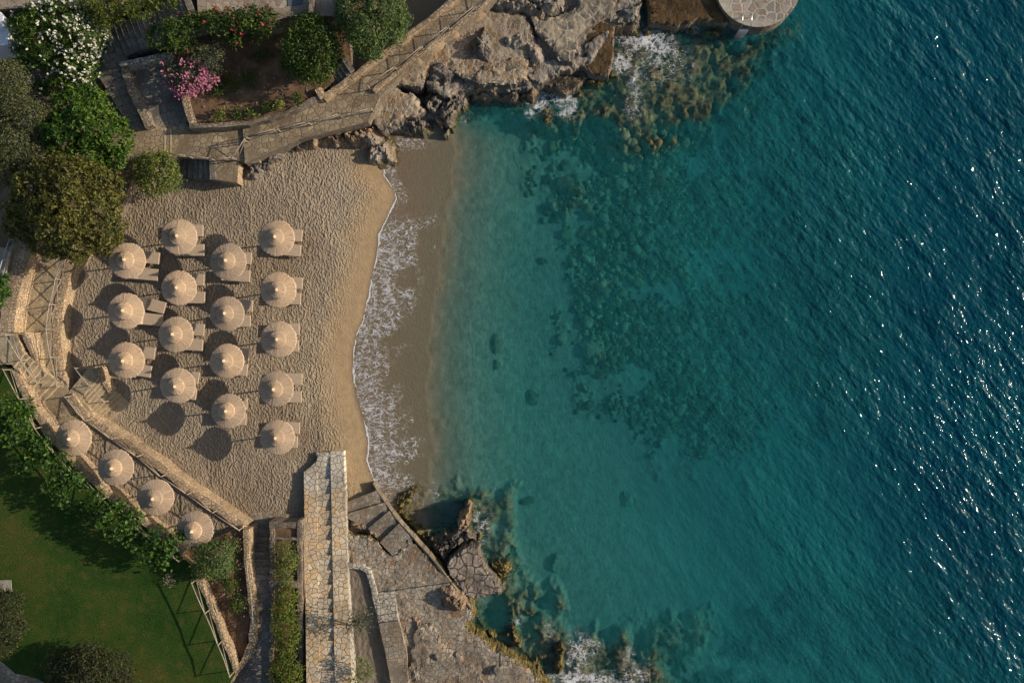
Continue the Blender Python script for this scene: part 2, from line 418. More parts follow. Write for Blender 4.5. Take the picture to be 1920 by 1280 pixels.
M = {}
TAN = [(.34, .25, .14), (.42, .33, .21), (.38, .30, .20), (.50, .42, .29), (.30, .24, .165)]
GREY = [(.24, .20, .145), (.32, .27, .20), (.38, .34, .255), (.27, .24, .19), (.44, .38, .28), (.34, .26, .15)]
M['court'] = m_court('dark_court_sand', (.17, .14, .105), (.23, .19, .145), 3.0, .8); M['tsand'] = m_court('terrace_sand', (.25, .20, .14), (.31, .25, .18), 5.0)
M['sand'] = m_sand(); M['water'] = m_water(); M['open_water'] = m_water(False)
M['pier'] = m_stone('pier_stone', [(.70, .47, .23), (.76, .60, .37), (.62, .54, .41), (.80, .68, .48), (.58, .48, .36)], (.20, .155, .105), 2.7, .035, '2D', .2, .012, grime=.2, soft=.04)
M['pier_white'] = m_stone('pale_pier_stone', [(.66, .59, .46), (.74, .68, .56), (.58, .52, .42)], (.22, .18, .13), 2.7, .04, '2D', .2, .012, grime=.2, soft=.04)
M['path'] = m_stone('path_paving', TAN, (.21, .16, .105), 2.5, .035, '2D', .32, .016, grime=.4, soft=.06, patch=.8)
M['path2'] = m_stone('terrace_paving', [(.21, .18, .13), (.38, .30, .19), (.30, .24, .16), (.42, .34, .22)], (.44, .345, .21), 2.9, .045, '2D', .3, .010, grime=.3, soft=.05, patch=1.2)
M['deck'] = m_stone('coast_paving', [(.28, .24, .18), (.38, .335, .255), (.45, .41, .33), (.33, .29, .235), (.48, .43, .34), (.35, .26, .17)], (.205, .17, .13), 3.2, .035, '2D', .28, .022, stain=(.26, .13, .05), grime=.35, soft=.05, patch=.55, rocky=((.15, .125, .10), (.34, .29, .22), .64))
M['deck_north'] = m_stone('shore_paving', [(.21, .175, .13), (.28, .235, .175), (.36, .30, .22), (.24, .21, .17), (.42, .36, .27), (.31, .19, .09)], (.45, .38, .285), 2.7, .04, '2D', .28, .022, stain=(.28, .13, .04), grime=.35, soft=.05, patch=.55, rocky=((.13, .11, .09), (.31, .265, .20), .61))
M['deck_dark'] = m_stone('coast_paving_dark', [(.17, .15, .12), (.23, .20, .15), (.19, .165, .135)], (.42, .35, .25), 1.5, .05, '2D', .4, .012, grime=.3, soft=.05, patch=.8, rocky=((.12, .10, .08), (.28, .24, .18), .63))
M['deck_wet'] = m_stone('wet_paving', [(.11, .066, .028), (.15, .095, .04), (.09, .06, .032)], (.085, .055, .026), 1.9, .02, '2D', .3, .012, grime=.8, patch=.8, rocky=((.05, .035, .018), (.16, .10, .045), .60))
M['pebble'] = m_stone('wet_pebble_concrete', [(.04, .034, .026), (.07, .058, .042), (.20, .165, .115)], (.03, .026, .020), 7, .1, '2D', .1, .02, grime=.5)
M['round'] = m_stone('round_platform_paving', [(.24, .18, .14), (.31, .23, .18), (.38, .33, .27), (.26, .24, .22), (.42, .35, .28)], (.46, .42, .34), 1.7, .05, '2D', .4, .014, grime=.25, soft=.06, patch=.6)
M['prom'] = m_stone('promontory_paving', [(.33, .27, .215), (.40, .33, .26), (.36, .31, .25), (.30, .25, .20)], (.10, .085, .065), 1.5, .05, '2D', .3, .03, grime=.4, soft=.04, patch=.5)
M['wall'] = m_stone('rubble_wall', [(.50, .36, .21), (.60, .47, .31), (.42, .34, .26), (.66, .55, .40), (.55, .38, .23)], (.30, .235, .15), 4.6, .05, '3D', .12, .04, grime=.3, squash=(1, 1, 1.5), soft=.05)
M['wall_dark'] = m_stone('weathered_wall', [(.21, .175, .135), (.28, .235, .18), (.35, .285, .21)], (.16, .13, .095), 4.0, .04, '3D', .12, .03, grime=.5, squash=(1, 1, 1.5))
M['curb'] = m_stone('white_curb_stone', [(.50, .46, .38), (.60, .56, .48), (.40, .37, .31)], (.16, .13, .10), 3.0, .045, '3D', .08, .02, grime=.3)
M['step'] = m_stone('step_stone', [(.22, .18, .13), (.28, .24, .17), (.18, .155, .12), (.33, .27, .19)], (.15, .12, .085), 1.8, .03, '2D', .1, .012, grime=.4)
M['step_dark'] = m_stone('shaded_step_stone', [(.26, .235, .20), (.32, .29, .24), (.23, .21, .18)], (.13, .115, .095), 2.1, .03, '2D', .1, .012, grime=.4, patch=.8)
M['upper'] = m_stone('upper_terrace_paving', [(.30, .24, .18), (.37, .30, .23), (.34, .25, .18), (.46, .40, .32)], (.29, .22, .16), 1.9, .03, '2D', .4, .01, grime=.3, soft=.05, patch=.9)
M['nosing'] = m_plain('pale_mortar_nosing', (.46, .37, .24), .9, .25, 4)
M['concrete'] = m_plain('grey_concrete', (.33, .30, .25), .9, .3, 2, .01)
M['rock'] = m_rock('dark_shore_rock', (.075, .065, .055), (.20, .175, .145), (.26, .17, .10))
M['rock_warm'] = m_rock('warm_shore_rock', (.10, .07, .045), (.30, .22, .15), (.42, .25, .13))
M['rock_grey'] = m_rock('pale_grey_rock', (.12, .105, .085), (.31, .27, .215), (.33, .23, .14))
M['rock_alg'] = m_rock('algae_rock', (.05, .042, .014), (.20, .15, .055), (.26, .19, .07))
M['soil'] = m_plain('red_brown_soil', (.165, .098, .055), .95, .45, 1.6, .03)
M['soil_dry'] = m_plain('dry_earth', (.19, .135, .085), .95, .35, 1.3, .03)
M['wood'] = m_plain('weathered_wood', (.34, .28, .22), .8, .3, 5)
M['wood_brown'] = m_plain('brown_wood', (.22, .13, .07), .75, .3, 5)
M['steel'] = m_plain('brushed_steel', (.55, .56, .58), .3, .05)
M['steel'].node_tree.nodes['Principled BSDF'].inputs['Metallic'].default_value = .9
M['white'] = m_plain('white_render', (.74, .75, .78), .85, .05, 2)
M['cushion'] = m_plain('beige_canvas', (.52, .405, .29), .85, .06, 6, .003)
M['cushion2'] = m_plain('taupe_canvas', (.34, .265, .185), .85, .06, 6, .003)
M['frame'] = m_plain('taupe_frame', (.30, .22, .14), .6, .1, 5)
M['bark'] = m_plain('grey_bark', (.20, .16, .12), .9, .35, 6, .02)

def m_grass():
    t = NT('lawn_grass'); p = t.pos()
    b = t.noise(p, .22, 4, .6); f = t.noise(p, 11, 4, .75); m = t.noise(p, 1.5, 4)
    c = t.ramp(b, [(.36, (.022, .056, .009)), (.50, (.036, .070, .012)), (.64, (.072, .078, .017))])
    c = t.mix(t.mr(m, .52, .72, 0, .5), c, (.11, .085, .025))
    c = t.mix(1.0, c, t.ramp(f, [(.3, (.5,) * 3), (.7, (1.5,) * 3)]), 'MULTIPLY')
    return t.pbr(c, .95, t.bump(f, .05), .1)
M['grass'] = m_grass()
def m_thatch(name, c0, c1):
    t = NT(name); p = t.obj()
    s = t.n('SeparateXYZ', {0: p})
    ang = t.math('ARCTAN2', s.outputs[1], s.outputs[0]); r = t.n('VectorMath', {0: p}, operation='LENGTH').outputs['Value']
    v = t.n('CombineXYZ', {0: t.math('MULTIPLY', t.math('COSINE', ang), 10), 1: t.math('MULTIPLY', t.math('SINE', ang), 10), 2: t.math('MULTIPLY', r, 4.5)}).outputs[0]
    n = t.noise(v, 2.6, 5, .7); n2 = t.noise(v, .35, 3)
    oi = t.n('ObjectInfo').outputs['Random']
    c = t.ramp(n, [(.3, mul(c0, .6)), (.44, c0), (.58, c1), (.72, mul(c1, 1.18))])
    c = t.mix(t.mr(n2, .4, .65, 0, .5), c, t.mix(1.0, c, (.9, .82, .74), 'MULTIPLY'))
    c = t.mix(1.0, c, t.ramp(oi, [(0, (.84, .83, .83)), (.5, (1, .98, .95)), (1, (1.12, 1.06, .98))]), 'MULTIPLY')
    return t.pbr(c, .85, t.bump(n, .06), .2)
M['thatch'] = m_thatch('dry_reed_thatch', (.46, .345, .235), (.60, .465, .335))
M['thatch_cap'] = m_thatch('fresh_reed_thatch', (.48, .36, .24), (.64, .49, .345))
M['finial'] = m_plain('bound_reed_tip', (.66, .48, .30), .8, .1, 12)

L = {}
L['oleander'] = m_leaf('oleander_leaf', (.05, .11, .015), (.125, .20, .03))
L['bright'] = m_leaf('bright_green_leaf', (.04, .105, .012), (.14, .21, .025))
L['olive'] = m_leaf('olive_grey_leaf', (.075, .095, .04), (.18, .18, .085))
L['carob'] = m_leaf('carob_leaf', (.075, .085, .018), (.20, .185, .042))
L['bush'] = m_leaf('bush_leaf', (.11, .155, .04), (.24, .27, .065))
L['dark'] = m_leaf('dark_bush_leaf', (.036, .075, .012), (.125, .17, .024))
L['tamarisk'] = m_leaf('tamarisk_leaf', (.075, .13, .045), (.19, .25, .08))
L['vine'] = m_leaf('broad_leaf', (.03, .085, .010), (.10, .175, .024))
L['greygreen'] = m_leaf('grey_green_leaf', (.07, .09, .055), (.15, .17, .11))
L['hedge'] = m_leaf('hedge_leaf', (.08, .12, .015), (.19, .21, .035))
L['darkolive'] = m_leaf('dark_olive_leaf', (.03, .038, .014), (.09, .095, .038))
def m_petal(name, c):
    t = NT(name); return t.pbr(t.mix(t.n('NewGeometry').outputs['Random Per Island'], mul(c, .8), c), .6)
L['white_flower'] = m_petal('white_petals', (.66, .64, .52)); L['pink_flower'] = m_petal('pink_petals', (.50, .17, .26))
L['red_flower'] = m_petal('red_petals', (.42, .04, .06))

# ================================================================ seabed, beach and sea
FRONT = [(-2000, 770), (150, 760), (255, 735), (290, 722), (330, 718), (358, 738), (372, 741), (405, 726), (440, 708), (480, 704), (540, 692), (600, 680), (625, 668), (660, 661), (700, 660), (745, 667), (790, 680), (830, 690), (865, 686), (900, 700), (930, 714), (960, 735), (1000, 755), (1060, 805), (1150, 845), (1230, 920), (1280, 975), (1700, 1250), (3500, 1600)]
EDGE = [(-2000, 865), (180, 860), (230, 852), (330, 848), (400, 832), (470, 824), (520, 816), (620, 806), (740, 801), (830, 806), (880, 802), (910, 798), (940, 790), (1000, 805), (1080, 850), (1180, 880), (1280, 1010), (1700, 1400), (3500, 1700)]
fy, fx = zip(*FRONT); ey, ex = zip(*EDGE)
REEFS = [  # polygon, top depth, strength
    ([(1100, 60), (1300, 45), (1450, 60), (1460, 110), (1400, 190), (1320, 240), (1230, 300), (1160, 300), (1130, 240), (1070, 190), (1080, 120)], -.16, 1.0),
    ([(885, 1125), (950, 1120), (960, 1180), (930, 1195), (890, 1170)], -1.15, .85),
    ([(800, 950), (850, 930), (860, 1000), (820, 1010)], -1.0, .8),
    ([(1035, 330), (1085, 320), (1115, 350), (1095, 395), (1050, 385)], -.75, .9),
    ([(1150, 290), (1230, 300), (1260, 340), (1190, 360), (1150, 330)], -.8, .7),
    ([(1100, 490), (1130, 480), (1150, 530), (1110, 550)], -.95, .75),
    ([(1090, 620), (1140, 610), (1150, 680), (1100, 690)], -1.05, .6),
    ([(985, 190), (1060, 185), (1080, 230), (1045, 270), (1000, 255)], -.12, 1.0),
    ([(860, 930), (900, 900), (945, 930), (950, 1000), (940, 1050), (900, 1050), (870, 1000)], -.15, 1.0),
    ([(900, 1030), (965, 1035), (985, 1080), (960, 1125), (930, 1100)], -.08, 1.0),
    ([(955, 1110), (1010, 1105), (1060, 1150), (1090, 1190), (1200, 1200), (1260, 1250), (1290, 1400), (1000, 1400), (1040, 1270), (960, 1180)], -.08, 1.0),
    ([(1180, 1180), (1290, 1150), (1340, 1190), (1300, 1290), (1200, 1290)], -.9, .7),
    ([(735, 925), (790, 900), (800, 930), (760, 965)], -.05, .9),
    ([(900, 150), (1000, 150), (1010, 190), (880, 200)], -.6, .8),
]
def seabed_fields(px, py):
    """bed height and material masks from photo-plane coordinates (pixels at sea level)"""
    wob = (fbm(px / 40, py / 40, 4, 3) - .5) * 12
    fr = np.interp(py, fy, fx); ed = np.interp(py, ey, ex) + wob * .9 + (vn(px / 11, py / 11, 44) - .5) * 7
    t = (px - ed) / PPM; s = (px - fr) / PPM
    tt = np.clip(t, 0, None)
    dep = np.interp(tt, [0, 1.5, 4, 7, 14, 22, 32, 45, 400], [.12, .48, .95, 1.3, 1.6, 2.15, 3.7, 7.0, 14])
    # bright sandy tongue in the lower bay, deeper open water to the upper right
    tongue = np.exp(-(((px - 1230) / 330) ** 2 + ((py - 960) / 230) ** 2))
    dep = dep * (1 - .08 * tongue)
    dep = dep * (1 + .30 * np.exp(-(((px - 1750) / 500) ** 2 + ((py - 250) / 500) ** 2)))
    g_ = lambda cx, cy, rx, ry: np.exp(-(((px - cx) / rx) ** 2 + ((py - cy) / ry) ** 2))
    dep = dep + .5 * g_(918, 1158, 24, 34) + .3 * g_(835, 985, 34, 34) + .7 * g_(930, 212, 80, 30) + .6 * g_(1010, 1150, 20, 30)
    sw = np.clip(s / np.maximum((ed - fr) / PPM, .5), 0, 1)
    z = np.where(t > 0, -dep, -.12 * sw ** 1.3)
    land = s < 0
    z = np.where(land, 1.08 * (1 - np.exp(s / 4.5)) + .0, z)
    soft = sstep(0, 1.5, np.abs(s))
    cob = sstep(-45, 110, poly_sd(px, py, [(1000, 235), (1050, 330), (1080, 420), (1075, 520), (1085, 640), (1120, 720), (1180, 770), (1260, 830), (1430, 840), (1680, 740), (1700, 120), (1400, 110), (1080, 215)]) + (fbm(px / 45, py / 45, 4, 21) - .5) * 240 + 25)
    patches = sstep(.40, .50, fbm(px / 60, py / 60, 4, 77))
    cob = cob * (.12 + .88 * patches)
    w1, w2, cid = worley(px / 15 + (vn(px / 9, py / 9, 5) - .5) * .5, py / 15 + (vn(px / 9, py / 9, 6) - .5) * .5, 4)
    z = z + cob * (np.clip(.75 - w1, 0, 1) * .55 * (.4 + cid)) * np.clip(dep / 2.5, .3, 1)
    reef = np.zeros(px.shape)
    for P, top, st in REEFS:
        sd = poly_sd(px, py, P) + (fbm(px / 30, py / 30, 5, 31) - .5) * 120
        m = sstep(-18, 38, sd)
        w, _, c2 = worley(px / 30 + wob * .06, py / 30, 8)
        rz = top - .3 * c2 - .4 * np.clip(w - .25, 0, 1) + (fbm(px / 8, py / 8, 4, 9) - .5) * .5
        z = np.where(land, z, np.maximum(z, z * (1 - m) + rz * m)); reef = np.maximum(reef, m * st)
    weed = sstep(-60, 60, poly_sd(px, py, [(1500, 1100), (1560, 1130), (1700, 1080), (1960, 980), (2600, 900), (2600, 1500), (1250, 1500), (1270, 1200), (1400, 1150)]) + (fbm(px / 90, py / 90, 4, 51) - .5) * 300)
    weed = np.maximum(weed, .75 * sstep(0, 120, poly_sd(px, py, [(1380, 330), (1500, 250), (1900, 100), (1900, 800), (1500, 820), (1300, 700)]) + (fbm(px / 90, py / 90, 4, 52) - .5) * 300))
    tramp = sstep(18, 75, fr - px + wob) * sstep(230, 300, py)
    wet = sstep(110, 20, fr - px + wob * 2.5) * .9
    wet = np.maximum(wet, .25)
    soak = sstep(9, -1, fr - px + wob * .4) * (.70 + .28 * sstep(-.3, .3, t) - .70 * sstep(1.4, 4.5, t))
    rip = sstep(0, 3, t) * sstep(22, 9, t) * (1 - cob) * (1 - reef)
    return z, tramp, wet, cob, reef, weed, rip, soak, s, dep, land

sp = .105
ax = np.arange(-43, 43.01, sp); ay = np.arange(-29, 29.01, sp)
ax = np.concatenate([[-420, -200, -110, -70, -52], ax, [52, 70, 110, 200, 420]]); ay = np.concatenate([[-420, -200, -110, -70, -45], ay, [45, 70, 110, 200, 420]])
X, Y = np.meshgrid(ax, ay)
PX = 960 + X * PPM; PY = 640 - Y * PPM
z, tramp, wet, cob, reef, weed, rip, soak, sfd, dep, land = seabed_fields(PX, PY)
z = z + np.where(land, tramp * ((fbm(X * 1.1, Y * 1.1, 3, 61) - .5) * .10 + (vn(X * 3.3, Y * 2.4, 62) - .5) * .03), 0)
BEDZ, COBG, BAX, BAY = z, cob, ax, ay
def bed_at(px, py, G=None):
    G = BEDZ if G is None else G
    i = int(np.clip(np.searchsorted(BAX, (px - 960) / PPM), 0, len(BAX) - 1)); j = int(np.clip(np.searchsorted(BAY, (640 - py) / PPM), 0, len(BAY) - 1))
    return float(G[j, i])
V = np.stack([X, Y, z], -1).reshape(-1, 3)
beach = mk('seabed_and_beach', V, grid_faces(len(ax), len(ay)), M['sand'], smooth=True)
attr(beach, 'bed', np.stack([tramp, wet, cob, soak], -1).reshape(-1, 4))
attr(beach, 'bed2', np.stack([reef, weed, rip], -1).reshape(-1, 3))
tag(beach, 'trampled golden sand beach running down into the seabed', None, None, 'structure')
del V

wx = np.concatenate([[-14.5], np.arange(-13.5, 43, .14), [52, 70, 110, 200, 420]]); wy = np.concatenate([[-420, -200, -110, -70, -45], np.arange(-29, 29.01, .14), [45, 70, 110, 200, 420]])
X, Y = np.meshgrid(wx, wy); PX = 960 + X * PPM; PY = 640 - Y * PPM
zb, _, _, _, reef, _, _, _, s, dep, land = seabed_fields(PX, PY)
wd = np.clip(-zb, 0, 10)
open_ = np.clip(dep / 4, .0, 1)
Zw = (fbm(X * .35 + Y * .2, Y * .35 - X * .2, 3, 91) - .5) * .16 * open_
lace = sstep(-2, 4, PX - np.interp(PY, fy, fx)) * sstep(105, 25, PX - np.interp(PY, fy, fx) + (fbm(PX / 22, PY / 22, 4, 12) - .5) * 130)
lace = lace * sstep(385, 440, PY) * sstep(965, 900, PY)
lace = np.maximum(lace, .55 * sstep(10, -6, np.abs(PX - np.interp(PY, fy, fx) - 14) - 8) * sstep(270, 330, PY) * sstep(400, 380, PY))
blob = lambda cx, cy, rx, ry, a: a * np.exp(-(((PX - cx) / rx) ** 2 + ((PY - cy) / ry) ** 2))
lace = np.maximum(lace, blob(760, 268, 42, 12, .75)); lace = np.maximum(lace, blob(725, 300, 14, 20, .6))
lace = np.maximum(lace, blob(745, 935, 22, 22, .5)); lace = np.maximum(lace, blob(900, 985, 26, 34, .45)); lace = np.maximum(lace, .42 * blob(1230, 120, 70, 40, 1))
churn = np.zeros(PX.shape)
for b in [(1180, 62, 26, 18, 1.0), (1212, 78, 42, 24, 1.1), (1240, 92, 30, 22, .9), (1165, 120, 22, 22, .9), (1190, 150, 14, 30, .55), (1296, 52, 16, 10, .7), (1010, 190, 26, 16, 1.0), (1048, 182, 30, 16, 1.0), (1066, 205, 20, 18, .7), (996, 208, 12, 14, .7), (870, 225, 9, 8, .5),
          (1085, 1230, 22, 40, .75), (1075, 1275, 45, 18, 1.0), (1120, 1275, 40, 16, .9), (1110, 1210, 18, 16, .55), (1190, 1265, 30, 18, .6), (1180, 1235, 12, 22, .55), (972, 1165, 8, 12, .6), (1030, 1180, 12, 22, .35), (893, 975, 8, 18, .55), (1190, 195, 20, 30, .45), (905, 1040, 8, 12, .4)]:
    churn = np.maximum(churn, blob(*b))
fo = sstep(262, 285, PY) * sstep(975, 955, PY)
Vt = np.stack([X, Y, Zw], -1).reshape(-1, 3); n0 = len(Vt)
F0 = grid_faces(len(wx), len(wy))
quiet = ((lace < .02) & (churn < .03) & (np.abs(s) > .9)).ravel()
mi_ = np.where(quiet[F0].all(1), 1, 0)
sea = mk('water', Vt, F0, [M['water'], M['open_water']], mi=mi_, smooth=True)
A = np.zeros((n0, 3)); A[:n0] = np.stack([wd / 10, fo, s / 10 + .5], -1).reshape(-1, 3); attr(sea, 'sea', A)
A = np.zeros((n0, 3)); A[:n0, 0] = lace.ravel(); A[:n0, 1] = churn.ravel(); attr(sea, 'sea2', A)
tag(sea, 'clear turquoise sea deepening to dark teal with foam at the edges', None, None, 'structure')

# the water itself: a closed body that absorbs red light first, its top just under the rippled surface
t = NT('water_body'); va = t.n('VolumeAbsorption', {'Color': (.06, .79, .945), 'Density': .48}); t.t.links.new(va.outputs[0], t.out.inputs['Volume'])
v, f = box_vf(-14.4, 419, -419, 419, -40, -.015)
tag(mk('water_body', v, f, t.m), 'clear tinted depth of the sea', None, None, 'structure')
# ================================================================ builders
def strip(name, Lp, Rp, depth, mat, label=None, cat=None, kind=None, parent=None, mside=None):
    """paved strip between two pixel polylines of (px,py,z), same length"""
    n = len(Lp); V = [W(*p) for p in Lp] + [W(*p) for p in Rp]
    V += [v - Vector((0, 0, depth)) for v in V]
    F = []; mi = []
    m2 = 2 * n
    up = (V[1] - V[0]).cross(V[n] - V[0]).z > 0
    def add(f, m): F.append(f if up else f[::-1]); mi.append(m)
    for i in range(n - 1):
        add((i, i + 1, n + i + 1, n + i), 0)
        add((i, i + m2, i + 1 + m2, i + 1), 1); add((n + i, n + i + 1, n + i + 1 + m2, n + i + m2), 1)
    add((0, n, n + m2, m2), 1); add((n - 1, n - 1 + m2, 2 * n - 1 + m2, 2 * n - 1), 1)
    return tag(mk(name, V, F, [mat, mside or mat], parent, mi), label, cat, None, kind)

def wall(name, label, P, thick, depth, mat, cat='wall', jit=.05, step=.45, cap=None, group=None, bulge=True):
    """rubble wall along a pixel polyline (px,py,ztop); thick and depth in metres"""
    pts = [W(*p) for p in P]; C = []
    for a, b in zip(pts[:-1], pts[1:]):
        m = max(1, int((b - a).length / step))
        C += [a.lerp(b, k / m) for k in range(m)]
    C.append(pts[-1]); n = len(C); V = []
    for i, c in enumerate(C):
        d = (C[min(i + 1, n - 1)] - C[max(i - 1, 0)]); d.z = 0; d.normalize(); nn = Vector((-d.y, d.x, 0))
        j = [random.uniform(-jit, jit) for _ in range(5)]
        hl = thick / 2
        V += [c + nn * (hl + j[0]) + Vector((0, 0, j[2] * .5)), c + nn * (hl * .2 + j[4]) + Vector((0, 0, .02)), c - nn * (hl + j[1]) + Vector((0, 0, j[3] * .5)),
              c - nn * (hl + j[1] + .04) - Vector((0, 0, depth)), c + nn * (hl + j[0] + .04) - Vector((0, 0, depth))]
    F = []
    for i in range(n - 1):
        for k in range(5):
            a = i * 5 + k; b = i * 5 + (k + 1) % 5
            F.append((a, a + 5, b + 5, b))
    F.append((0, 1, 2, 3, 4)); F.append(tuple((n - 1) * 5 + k for k in range(5))[::-1])
    return tag(mk(name, V, F, mat), label, cat, group)

def quadlerp(Q, u, v):
    """Q = low-left, low-right, high-left, high-right in pixels"""
    a, b, c, d = Q
    x = (a[0] * (1 - u) + b[0] * u) * (1 - v) + (c[0] * (1 - u) + d[0] * u) * v
    y = (a[1] * (1 - u) + b[1] * u) * (1 - v) + (c[1] * (1 - u) + d[1] * u) * v
    return x, y

def stairs(name, label, Q, n, z0, z1, mat, nose=None, depth=.5, group=None, cat='stairs', vs=None, wn=.07, jag=0, edges=None):
    """flight of n steps, each a part; front nosing strip when given"""
    mid = quadlerp(Q, .5, .5); root = thing(name, label, cat, W(mid[0], mid[1], z0), group)
    rise = (z1 - z0) / n
    vs = vs or [i / n for i in range(n + 1)]
    for i in range(n):
        z = z0 + (i + 1) * rise
        v0, v1 = (0, 1) if edges else (vs[i], vs[i + 1] + .004)
        if edges: Q = (*edges[i], *edges[i + 1])
        cs = [W(*quadlerp(Q, 0, v0), z), W(*quadlerp(Q, 1, v0), z), W(*quadlerp(Q, 1, v1), z), W(*quadlerp(Q, 0, v1), z)]
        if jag:
            for c in cs: c.x += random.uniform(-jag, jag); c.y += random.uniform(-jag, jag)
        if area2(cs) < 0: cs = [cs[1], cs[0], cs[3], cs[2]]
        e = [cs[0].lerp(cs[3], wn / max((cs[3] - cs[0]).length, .1)), cs[1].lerp(cs[2], wn / max((cs[2] - cs[1]).length, .1))]
        T = [cs[0], cs[1], e[1], cs[2], cs[3], e[0]]
        V = T + [Vector((t.x, t.y, z0 - depth)) for t in T]
        F = [(0, 1, 2, 5), (5, 2, 3, 4)] + [(k, k + 6, (k + 1) % 6 + 6, (k + 1) % 6) for k in range(6)]
        mk('step', V, F, [mat, nose or mat], root, [1, 0] + [1 if nose else 0] + [0] * 5)
    return root

def railing(name, label, P, h=.95, space=2.0, mat=None, brace=True, rails=1, r=.038, group=None, lean=0):
    """rustic timber railing along pixel polyline (px,py,zbase)"""
    mat = mat or M['wood']
    pts = [W(*p) for p in P]; L = [0]
    for a, b in zip(pts[:-1], pts[1:]): L.append(L[-1] + (b - a).length)
    n = max(1, round(L[-1] / space))
    def at(s):
        for i in range(len(pts) - 1):
            if s <= L[i + 1] + 1e-6: return pts[i].lerp(pts[i + 1], (s - L[i]) / max(L[i + 1] - L[i], 1e-6))
        return pts[-1].copy()
    root = thing(name, label, 'railing', pts[0], group)
    B = [at(L[-1] * i / n) for i in range(n + 1)]
    T = [b + Vector((random.uniform(-.04, .04), random.uniform(-.04, .04), h + random.uniform(-.04, .04))) for b in B]
    for b, t in zip(B, T): tube('post', [b - Vector((0, 0, .1)), b.lerp(t, .5), t + Vector((0, 0, .05))], [r * 1.15, r, r * .9], mat, root, 7)
    for i in range(n):
        m = T[i].lerp(T[i + 1], .5) + Vector((random.uniform(-.04, .04), random.uniform(-.04, .04), random.uniform(-.05, .02)))
        tube('rail', [T[i] - (T[i + 1] - T[i]).normalized() * .1, m, T[i + 1] + (T[i + 1] - T[i]).normalized() * .08], [r, r * .9, r * .8], mat, root, 7)
        if brace:
            up = Vector((0, 0, .12))
            o = (B[i + 1] - B[i]).normalized().cross(Vector((0, 0, 1))) * .05
            tube('brace', [B[i] + up + o, T[i + 1] - up + o], [r * .75, r * .6], mat, root, 6)
            if brace == 2: tube('brace', [B[i + 1] + up - o, T[i] - up - o], [r * .75, r * .6], mat, root, 6)
        elif rails > 1:
            tube('rail', [B[i].lerp(T[i], .5), B[i + 1].lerp(T[i + 1], .5)], [r * .8, r * .7], mat, root, 6)
    return root

def rock(name, label, P, zp, h, mat, base=-.6, sp=.085, blk=1.1, amp=.55, ang=0., edge=.5, seed=1, cat='rock', slope=None, stretch=1.0, group=None):
    """jagged outcrop filling a pixel polygon: strata blocks and ridges, real height above base"""
    T = [W(p[0], p[1], zp) for p in P]; T = [(t.x, t.y) for t in T]
    xs = [t[0] for t in T]; ys = [t[1] for t in T]
    gx = np.arange(min(xs) - .4, max(xs) + .4, sp); gy = np.arange(min(ys) - .4, max(ys) + .4, sp)
    X, Y = np.meshgrid(gx, gy)
    sd = poly_sd(X, Y, T) + (fbm(X * 1.6, Y * 1.6, 4, seed) - .5) * .8
    c, s_ = math.cos(ang), math.sin(ang)
    U = (X * c + Y * s_); Vv = (-X * s_ + Y * c) * stretch
    blk = blk * 1.5
    w1, w2, cid = worley(U / blk + (fbm(X, Y, 3, seed + 2) - .5) * .9, Vv / blk * 1.5, seed)
    v1, v2, ci2 = worley(U / blk * 2.7, Vv / blk * 4.2 + 9, seed + 3)
    crack = np.clip((w2 - w1) * 3.5, 0, 1); crack2 = np.clip((v2 - v1) * 3, 0, 1)
    e = sstep(-.05, edge, sd)
    rid = 1 - np.abs(2 * fbm(U * 1.5 / blk, Vv * 2.6 / blk, 5, seed + 7) - 1)
    Z = e * h * (1 - amp + amp * (.45 * cid + .20 * ci2 + .5 * rid ** 2)) * (.80 + .20 * crack) - (1 - crack2) * .05 * h * e
    Z += e * (fbm(X * 3.2, Y * 3.2, 4, seed + 5) - .5) * .35 * min(h, 1.4)
    if slope: Z += e * ((X - np.mean(xs)) * slope[0] + (Y - np.mean(ys)) * slope[1])
    zbase = zp - h
    Z = np.where(sd > -.05, zbase + Z, base)
    jx = (_h(np.round(X / sp), np.round(Y / sp), seed) - .5) * sp * .7; jy = (_h(np.round(X / sp), np.round(Y / sp), seed + 1) - .5) * sp * .7
    F = grid_faces(len(gx), len(gy)); keep = (sd > -.22).ravel()
    Fk = F[keep[F].any(1)]
    used = np.unique(Fk); mp = np.full(len(keep), -1); mp[used] = np.arange(len(used))
    V = np.stack([X + jx, Y + jy, Z], -1).reshape(-1, 3)[used]
    return tag(mk(name, V, mp[Fk], mat), label, cat, group)

def ico_vf(sub=2):
    import bmesh
    bm = bmesh.new(); bmesh.ops.create_icosphere(bm, subdivisions=sub, radius=1)
    V = np.array([v.co[:] for v in bm.verts]); F = np.array([[v.index for v in f.verts] for f in bm.faces]); bm.free(); return V, F
ICO2, ICOF2 = ico_vf(2); ICO3, ICOF3 = ico_vf(3); ICO1, ICOF1 = ico_vf(1)
def lumpV(V, sc, rot, seed, amt=.35, fr=1.3):
    rs = np.random.default_rng(seed + 900)
    for _ in range(9):      # broken facets
        d = rs.normal(size=3); d /= np.linalg.norm(d); q = V @ d; lim = rs.uniform(.55, .82)
        V = V - np.outer(np.clip(q - lim, 0, None), d)
    n = fbm(V[:, 0] * fr + V[:, 2] * .7 + seed * 3.1, V[:, 1] * fr - V[:, 2] * .9 + seed * 1.7, 3, seed)
    n2 = vn(V[:, 0] * 3.1 + seed, V[:, 1] * 3.1 + V[:, 2] * 2, seed)
    R = V * (1 - amt / 2 + amt * n * 1.6 + .08 * n2)[:, None]
    R = R * np.array(sc)
    c, s = math.cos(rot), math.sin(rot)
    return np.stack([R[:, 0] * c - R[:, 1] * s, R[:, 0] * s + R[:, 1] * c, R[:, 2]], -1)
